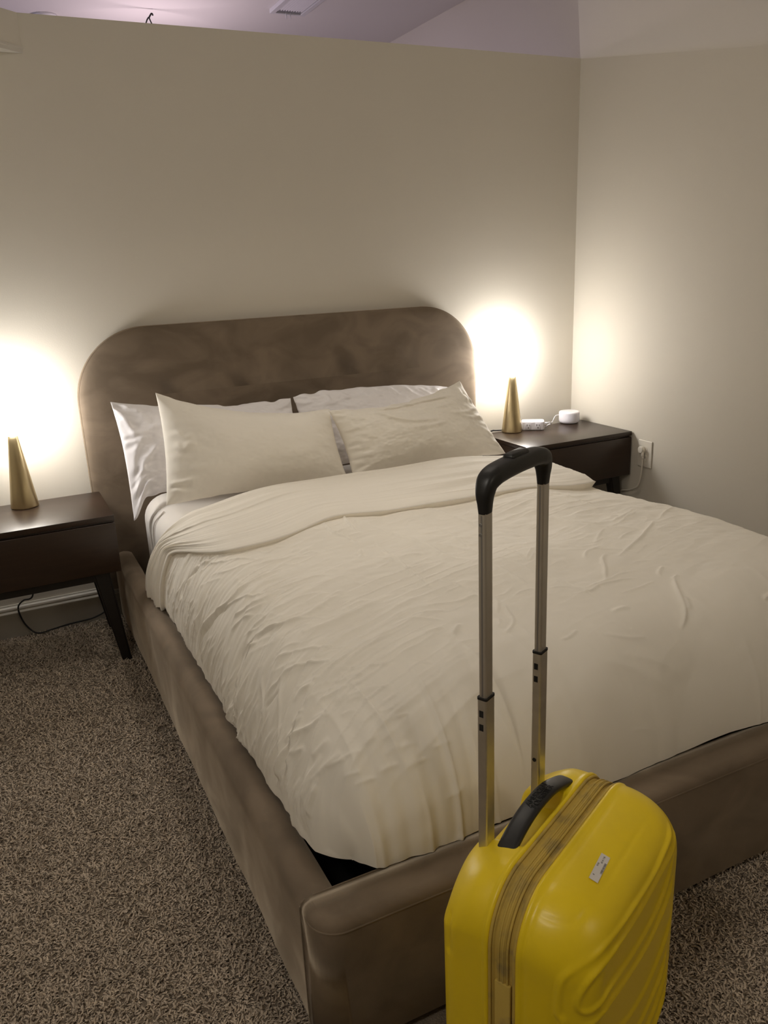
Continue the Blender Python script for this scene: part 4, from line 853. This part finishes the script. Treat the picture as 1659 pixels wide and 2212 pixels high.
det = empty('smoke_detector', (0.262, 1.885, ZC), 0, 'round ceiling fixture just showing over the partition at far left', 'detector')
lathe('housing', [(0.0, -0.0005), (0.058, -0.0005), (0.058, -0.010), (0.054, -0.022), (0.040, -0.026), (0.0, -0.026)], M_VENT, det, 40)
lathe('trim_ring', [(0.046, -0.022), (0.052, -0.021), (0.050, -0.029), (0.044, -0.029), (0.043, -0.024), (0.046, -0.022)], M_DARK, det, 40)

fl = empty('floor_lamp', (0.75, 1.62, 0.0), 0, 'standing lamp beyond the partition, only its thin wire top showing', 'lamp')
lathe('base', [(0.0, 0.0), (0.13, 0.0), (0.13, 0.012), (0.02, 0.022), (0.0, 0.022)], M_BLACKMATT, fl, 40)
tube_obj('pole', [(0, 0, 0.02), (0, 0, 1.0), (0, 0, 2.02)], 0.011, M_BLACKMATT, fl, n=12)
lathe('lamp_holder', [(0.0, 2.0), (0.022, 2.0), (0.022, 2.06), (0.0, 2.06)], M_BLACKMATT, fl, 24)
M_BULB = mat('lit_bulb', (0.9, 0.88, 0.85), 0.3, emit=((1.0, 0.82, 0.86), 4.0))
for p in ([(-0.02, 0, 2.05), (-0.09, 0, 2.20), (-0.09, 0, 2.36), (-0.05, 0, 2.52), (-0.019, 0, 2.605), (-0.004, 0, 2.630)],
          [(0.02, 0, 2.05), (0.09, 0, 2.20), (0.09, 0, 2.36), (0.045, 0, 2.52), (0.007, 0, 2.605), (-0.002, 0, 2.630)]):
    tube_obj('harp_wire', catmull(p, 8), 0.0035, M_BLACKMATT, fl, n=8)
tube_obj('finial', catmull([(-0.003, 0, 2.626), (0.006, 0, 2.640), (0.013, 0, 2.648), (0.018, 0, 2.646), (0.019, 0, 2.639)], 5), 0.0042, M_BLACKMATT, fl, n=8)

# ------------------------------------------------------------------ suitcase
case = empty('suitcase', (0.30, -2.367, 0), math.atan2(0.447, 0.894), 'yellow hard shell suitcase with raised telescopic handle at the foot of the bed', 'suitcase')
WC, WH, ZT, ZBm, RC = 0.008, 0.198, 0.515, 0.045, 0.085      # centre, half width, top, bottom, corner radius
def loop(ins, n=360, rk=0.4, lift=0.0):
    """rounded rectangle outline in (w,z), evenly spaced, starting bottom centre; inset by ins"""
    hw, hz, r = WH-ins, (ZT-ZBm)/2-ins, max(0.004, RC-ins*rk)
    r = min(r, hw-1e-3, hz-1e-3)
    zc = (ZT+ZBm)/2
    pts = []
    cs = ((1, -1, -math.pi/2), (1, 1, 0), (-1, 1, math.pi/2), (-1, -1, math.pi))
    pts.append((0, -hz))
    for sx, sz, a0 in cs:
        for a in np.linspace(a0, a0+math.pi/2, 24): pts.append((sx*(hw-r)+r*math.cos(a), sz*(hz-r)+r*math.sin(a)))
    pts.append((0, -hz)); P = np.array(pts)
    s = np.r_[0, np.cumsum(np.hypot(*np.diff(P, axis=0).T))]
    # fixed parametrisation by corner so that loops of different inset line up
    t = np.linspace(0, 1, n, endpoint=False)
    key = np.r_[0, np.array([0.06]*0), ]
    q = np.interp(t*s[-1], s, P[:, 0]), np.interp(t*s[-1], s, P[:, 1])
    return np.stack([q[0]+WC, q[1]+zc], -1)
def shell_mesh(name, stations, cap_rows=0, cap_dir=1, dome=0.0, n=360, post=None):
    """stations: list of (n, inset). Local coordinates: (w, -n, z)"""
    rows = []
    for nn, ins in stations:
        q = loop(ins, n); rows.append(np.stack([q[:, 0], np.full(n, -nn), q[:, 1]], -1))
    last = rows[-1]; cz = (ZT+ZBm)/2
    if cap_rows:
        # shrink towards the medial segment so that rows stay evenly spread
        cen = np.stack([np.full(n, WC), last[:, 1], np.clip(last[:, 2], cz-0.06, cz+0.06)], -1)
        for k in range(1, cap_rows+1):
            f = k/cap_rows
            p = last*(1-f)+cen*f; p[:, 1] -= cap_dir*dome*(1-(1-f)**2)
            rows.append(p)
    V = np.array(rows)
    F = grid_faces(len(rows), n, wrap=True)
    if post is not None:
        du = np.roll(V, -1, 1)-np.roll(V, 1, 1); dv = np.gradient(V, axis=0)
        N = np.cross(du, dv); N /= np.linalg.norm(N, axis=2)[..., None]+1e-12
        V = post(V, N)
    me = np_mesh(name, V.reshape(-1, 3), F)
    bm = bmesh.new(); bm.from_mesh(me); bmesh.ops.remove_doubles(bm, verts=bm.verts, dist=0.0003); bmesh.ops.recalc_face_normals(bm, faces=bm.faces); bm.to_mesh(me); bm.free()
    return me
RIBS = [  # raised ribs on the front shell, (w, n, z)
    [(-0.178, .173, .270), (-0.1785, .173, .353), (-0.181, .167, .372), (-0.181, .167, .400), (-0.179, .170, .428), (-0.170, .179, .443), (-0.145, .198, .457), (-0.113, .206, .464), (-0.068, .210, .465), (-0.011, .211, .463), (.038, .2115, .463), (.10, .2118, .472), (.15, .20, .480)],
    [(.165, .206, .470), (.12, .2118, .448), (.078, .2118, .443), (.0, .2117, .438), (-0.06, .2117, .441), (-0.108, .2115, .445), (-0.152, .203, .436), (-0.165, .194, .418), (-0.169, .189, .397), (-0.167, .191, .383), (-0.160, .198, .377), (-0.145, .208, .383), (-0.119, .2118, .390), (-0.062, .2116, .381), (.0, .2118, .376), (.05, .2118, .379), (.1, .2118, .396), (.16, .205, .436)],
    [(-0.17, .190, .340), (-0.159, .1996, .352), (-0.127, .2119, .362), (-0.058, .2117, .350), (.0, .2118, .343), (.054, .2118, .344), (.12, .2116, .364), (.17, .2, .40)],
    [(-0.16, .198, .285), (-0.12, .2115, .290), (-0.06, .2118, .268), (-0.033, .2117, .258), (.03, .2118, .251), (.082, .2118, .260), (.128, .2117, .281), (.172, .2, .318)],
    [(-0.16, .198, .235), (-0.1, .2115, .225), (-0.04, .2118, .205), (.018, .2116, .196), (.078, .2118, .203), (.117, .2118, .217), (.17, .2, .26)],
    [(-0.16, .198, .190), (-0.08, .2115, .170), (.0, .2118, .152), (.056, .2118, .154), (.098, .2117, .163), (.131, .2117, .183), (.172, .2, .22)],
    [(-0.12, .21, .12), (.0, .2118, .105), (.07, .2118, .108), (.13, .2117, .135), (.172, .2, .17)],
]
GROOVES = [
    [(-0.157, .116, .497), (-0.158, .138, .494), (-0.148, .162, .492), (-0.138, .172, .493), (-0.12, .176, .498), (-0.05, .178, .501), (.06, .177, .502), (.13, .174, .497), (.15, .160, .497), (.153, .14, .500), (.150, .122, .505)],
    [(-0.190, .119, .10), (-0.190, .119, .33), (-0.190, .119, .42), (-0.1766, .119, .475), (-0.157, .119, .497), (-0.13, .122, .511), (-0.05, .124, .515), (.06, .124, .515), (.13, .121, .511)],
]
def front_post(V, N):
    sh = V.shape; Q = V.reshape(-1, 3).copy(); Q[:, 1] *= -1     # to (w, n, z)
    Nn = N.reshape(-1, 3); d_ = np.zeros(len(Q))
    for lst, amp, w in ((RIBS, 0.0052, 0.0044), (GROOVES, -0.0014, 0.0030)):
        for P in lst:
            P = catmull(P, 5); lo, hi = P.min(0)-0.02, P.max(0)+0.02
            idx = np.nonzero(np.all((Q > lo) & (Q < hi), axis=1))[0]
            if len(idx) == 0: continue
            d, s = dist_poly(Q[idx], P)
            d_[idx] += amp*np.exp(-(d/w)**2)*np.clip(np.minimum(s, 1-s)*14+0.15, 0, 1)
    c = np.array([WC, -0.12, 0.28]); out = np.sign(np.einsum('ij,ij->i', Nn, V.reshape(-1, 3)-c))
    return (V.reshape(-1, 3)+Nn*(out*d_)[:, None]).reshape(sh)
st = [(0.106, 0.010), (0.1065, 0.0005), (0.108, -0.0015), (0.1125, -0.0018), (0.115, -0.0005), (0.118, 0.0)]
for q in np.linspace(0, 1, 46)[1:]:
    a = q*math.pi/2; st.append((0.118+0.094*math.sin(a)**1.0, 0.052*(1-math.cos(a))))
link('front_shell', shell_mesh('front_shell', st, 70, 1, 0.002, 420, front_post), M_YELLOW, case, smooth=True)
def back_post(V, N):
    w, nn, z = V[..., 0], -V[..., 1], V[..., 2]
    # recess for the carry handle and the bevelled shoulders beside it
    top = sstep(0.40, 0.47, z)
    rec = 0.028*(1-sstep(0.060, 0.078, np.abs(w-0.002)))*(1-sstep(0.050, 0.058, nn))*top
    sh = 0.014*(1-sstep(-0.012, 0.030, nn))*top*sstep(0.085, 0.17, np.abs(w-0.008))
    sh2 = 0.010*(1-sstep(-0.02, 0.045, nn))*top
    V[..., 2] -= rec+sh+sh2
    # long pressed slot low on the left flank
    sl = (w < -0.10)*np.exp(-((nn+0.004)/0.004)**2)*sstep(0.375, 0.385, z)*(1-sstep(0.44, 0.45, z))
    V[..., 0] += 0.004*sl
    return V
st = [(0.064, 0.010), (0.0635, 0.0005), (0.062, -0.0015), (0.058, -0.0018), (0.0555, -0.0004), (0.052, 0.0)]
st += [(x, 0.0) for x in np.linspace(0.050, 0.012, 16)]
for q in np.linspace(0, 1, 18)[1:]:
    a = q*math.pi/2; st.append((0.010-0.036*math.sin(a), 0.036*(1-math.cos(a))))
link('back_shell', shell_mesh('back_shell', st, 24, -1, 0.0, 420, back_post), M_YELLOW, case, smooth=True)
# soft tape with its zips between the shells
zs_ = []
for nn in np.linspace(0.0625, 0.1075, 46):
    u_ = (nn-0.085)/0.0225
    zs_.append((nn, 0.0045-0.0016*math.cos(u_*math.pi*2.0)+0.0008*math.cos(u_*math.pi*7)))
link('zip_tape', shell_mesh('zip_tape', zs_, 0, 1, 0, 420), M_ZIP, case, smooth=True)
for nn in (0.0795, 0.0862, 0.0930):
    q = loop(0.0030, 260); q = np.vstack([q, q[:1]])
    tube_obj('zip_coil', np.stack([q[:, 0], np.full(len(q), -nn), q[:, 1]], -1), 0.0019, M_ZIP, case, n=6, ref=(0, 1, 0), caps=False)
for nn in (0.0655, 0.1045):
    q = loop(0.0022, 260); q = np.vstack([q, q[:1]])
    tube_obj('piping', np.stack([q[:, 0], np.full(len(q), -nn), q[:, 1]], -1), 0.0026, M_ZIP, case, n=6, ref=(0, 1, 0), caps=False)
# tape cover low on the left flank, where the zip ends
box_obj('zip_cover', (WC-WH+0.0006, -0.0985, 0.10), (WC-WH+0.0060, -0.0735, 0.378), M_ZIP, case, 0.0015)
# price sticker with its print
stk = empty('sticker', (-0.0448, -0.1628, 0.5091), 0); stk.parent = case
stk['label'] = 'small white bar code sticker'
ez = Vector((0, -0.55, 0)).normalized()
# tangent plane of the shell at the sticker
tilt = math.radians(16.8)
stk.rotation_euler = Euler((tilt, 0, math.radians(5.0)))
M_LABEL = mat('white_paper_label', (0.72, 0.69, 0.66), 0.6)
M_INK = mat('grey_ink', (0.05, 0.045, 0.045), 0.7)
lb = box_obj('paper', (-0.0285, -0.0068, 0.0002), (0.0285, 0.0068, 0.0008), M_LABEL, stk)
bm = bmesh.new(); rr_ = random.Random(4); x_ = -0.010
while x_ < 0.012:
    w_ = rr_.choice((0.0004, 0.0004, 0.0008, 0.0012)); add_box(bm, (x_, -0.0064, 0.0008), (x_+w_, -0.0034, 0.0009)); x_ += w_+rr_.choice((0.0004, 0.0006, 0.0009))
link('bar_code', bm_mesh('bar_code', bm), M_INK, stk)
def text_obj(name, body, size, mat_, parent, loc, rot, extrude=0.0001, align='CENTER'):
    cu = bpy.data.curves.new(name, 'FONT'); cu.body = body; cu.size = size; cu.extrude = extrude; cu.align_x = align; cu.align_y = 'CENTER'; cu.resolution_u = 3
    tmp = bpy.data.objects.new(name+'_tmp', cu); COL.objects.link(tmp)
    bpy.context.view_layer.update()
    me = bpy.data.meshes.new_from_object(tmp.evaluated_get(bpy.context.evaluated_depsgraph_get()))
    bpy.data.objects.remove(tmp); bpy.data.curves.remove(cu)
    me.name = name; me.materials.clear()
    return link(name, me, mat_, parent, loc=loc, rot=rot)
text_obj('printed_text', '02 41 7 05', 0.0036, M_INK, stk, (0.017, 0.0004, 0.0009), (0, 0, 0))
text_obj('printed_text', '0156', 0.0036, M_INK, stk, (0.004, 0.0040, 0.0009), (0, 0, 0))
text_obj('printed_text', '0', 0.0040, M_INK, stk, (-0.018, 0.0030, 0.0009), (0, 0, 0))
# carry handle
hp = catmull([(-0.108, -0.036, 0.492), (-0.098, -0.036, 0.503), (-0.070, -0.035, 0.516), (-0.030, -0.034, 0.528), (0.012, -0.034, 0.533), (0.055, -0.034, 0.530), (0.090, -0.035, 0.520), (0.118, -0.036, 0.508), (0.126, -0.036, 0.496)], 8)
V, F = tube_vf(hp, 0.01, 20, sx=0.0150, sy=0.0058, ref=(0, 0, 1), power=3.2)
ch = link('carry_handle', faces_mesh('carry_handle', V, F), M_BLACK, case, smooth=True)
for xx in (-0.086, 0.104):
    box_obj('mount', (xx-0.020, -0.048, 0.484), (xx+0.020, -0.026, 0.503), M_BLACKMATT, ch, 0.004)
text_obj('embossed_name', 'AMERICAN', 0.0125, M_BLACKMATT, ch, (0.020, -0.0300, 0.5391), (0, 0, 0), 0.0004)
text_obj('embossed_name', 'TOURISTER', 0.0125, M_BLACKMATT, ch, (0.020, -0.0400, 0.5391), (0, 0, 0), 0.0004)
# telescopic handle
def rect_tube(name, w, dn, hx, hy, z0, z1, m_, parent, r=0.0028):
    q = []
    for k, (sx, sy) in enumerate(((1, 1), (-1, 1), (-1, -1), (1, -1))):
        for a in np.linspace(0, math.pi/2, 5):
            b = a+k*math.pi/2; q.append((w+sx*(hx-r)+r*math.cos(b), -dn+sy*(hy-r)+r*math.sin(b)))
    bm = bmesh.new(); prism_bm(bm, q, 2, z0, z1)
    o = link(name, bm_mesh(name, bm), m_, parent)
    return o
tel = empty('telescopic_handle', (0, 0, 0)); tel.parent = case
GZ = 1.028
for w in (-0.084, 0.084):
    lo = rect_tube('lower_tube', w, 0.0, 0.0120, 0.0078, 0.44, 0.752, M_ALU, tel)
    upt = rect_tube('upper_tube', w, 0.0, 0.0098, 0.0062, 0.74, GZ+0.01, M_ALUIN, tel)
    rect_tube('collar', w, 0.0, 0.0124, 0.0082, 0.752, 0.7555, M_BLACKMATT, tel)
    # lengthwise groove on the outer and inner faces
    for s_ in (-1, 1):
        box_obj('groove', (w+s_*0.0098-0.0003, -0.0012, 0.757), (w+s_*0.0098+0.0003, 0.0012, GZ-0.003), M_CHROME, tel)
    for zz in (0.730, 0.708):
        box_obj('stop_hole', (w-0.0124, -0.0026, zz-0.0052), (w-0.0112, 0.0040, zz+0.0052), M_DARK, tel)
    if w < 0:
        for zz in (GZ-0.016, GZ-0.030):
            b2 = bmesh.new(); bmesh.ops.create_cone(b2, cap_ends=True, segments=16, radius1=0.0028, radius2=0.0022, depth=0.0016, matrix=Matrix.Translation((w-0.0100, 0.0015, zz)) @ Matrix.Rotation(-math.pi/2, 4, 'Y'))
            link('rivet', bm_mesh('rivet', b2), M_CHROME, tel)
    else:
        b2 = bmesh.new(); bmesh.ops.create_cone(b2, cap_ends=True, segments=16, radius1=0.0034, radius2=0.0034, depth=0.0012, matrix=Matrix.Translation((w-0.0121, 0.0010, 0.560)) @ Matrix.Rotation(math.pi/2, 4, 'Y'))
        link('stop_hole', bm_mesh('stop_hole', b2), M_DARK, tel)
gp = catmull([(-0.084, 0, GZ-0.001), (-0.0842, 0, GZ+0.012), (-0.0838, 0, GZ+0.026), (-0.0780, 0, GZ+0.0390), (-0.0640, 0, GZ+0.0448), (-0.045, 0, GZ+0.0470), (-0.022, 0, GZ+0.0480), (0, 0, GZ+0.0484), (0.022, 0, GZ+0.0480), (0.045, 0, GZ+0.0470), (0.0640, 0, GZ+0.0448), (0.0780, 0, GZ+0.0390), (0.0838, 0, GZ+0.026), (0.0842, 0, GZ+0.012), (0.084, 0, GZ-0.001)], 8)
f_ = np.linspace(-1, 1, len(gp)); e_ = np.abs(f_)
hx_ = np.interp(e_, [0, 0.45, 0.58, 0.72, 0.86, 1], [0.0130, 0.0132, 0.0135, 0.0135, 0.0118, 0.0106])
hy_ = np.interp(e_, [0, 0.45, 0.58, 0.72, 0.86, 1], [0.0155, 0.0150, 0.0135, 0.0110, 0.0085, 0.0072])
V, F = tube_vf(gp, 0.01, 28, sx=hx_, sy=hy_, ref=(0, 1, 0), power=3.0)
gr = link('grip', faces_mesh('grip', V, F), M_BLACK, tel, smooth=True)
box_obj('release_button', (-0.024, -0.009, GZ+0.056), (0.024, 0.009, GZ+0.0655), M_BLACK, gr, 0.004)
# spinner wheels under the shell
for w in (-0.13, 0.146):
    for nn in (0.012, 0.158):
        wh = empty('wheel', (w, -nn, 0.0)); wh.parent = case
        bm = bmesh.new(); bmesh.ops.create_cone(bm, cap_ends=True, segments=28, radius1=0.021, radius2=0.021, depth=0.016, matrix=Matrix.Translation((0, 0, 0.021)) @ Matrix.Rotation(math.pi/2, 4, 'X'))
        link('tyre', bm_mesh('tyre', bm), M_BLACKMATT, wh)
        box_obj('fork', (-0.012, -0.014, 0.020), (0.012, 0.014, 0.052), M_BLACK, wh, 0.003)
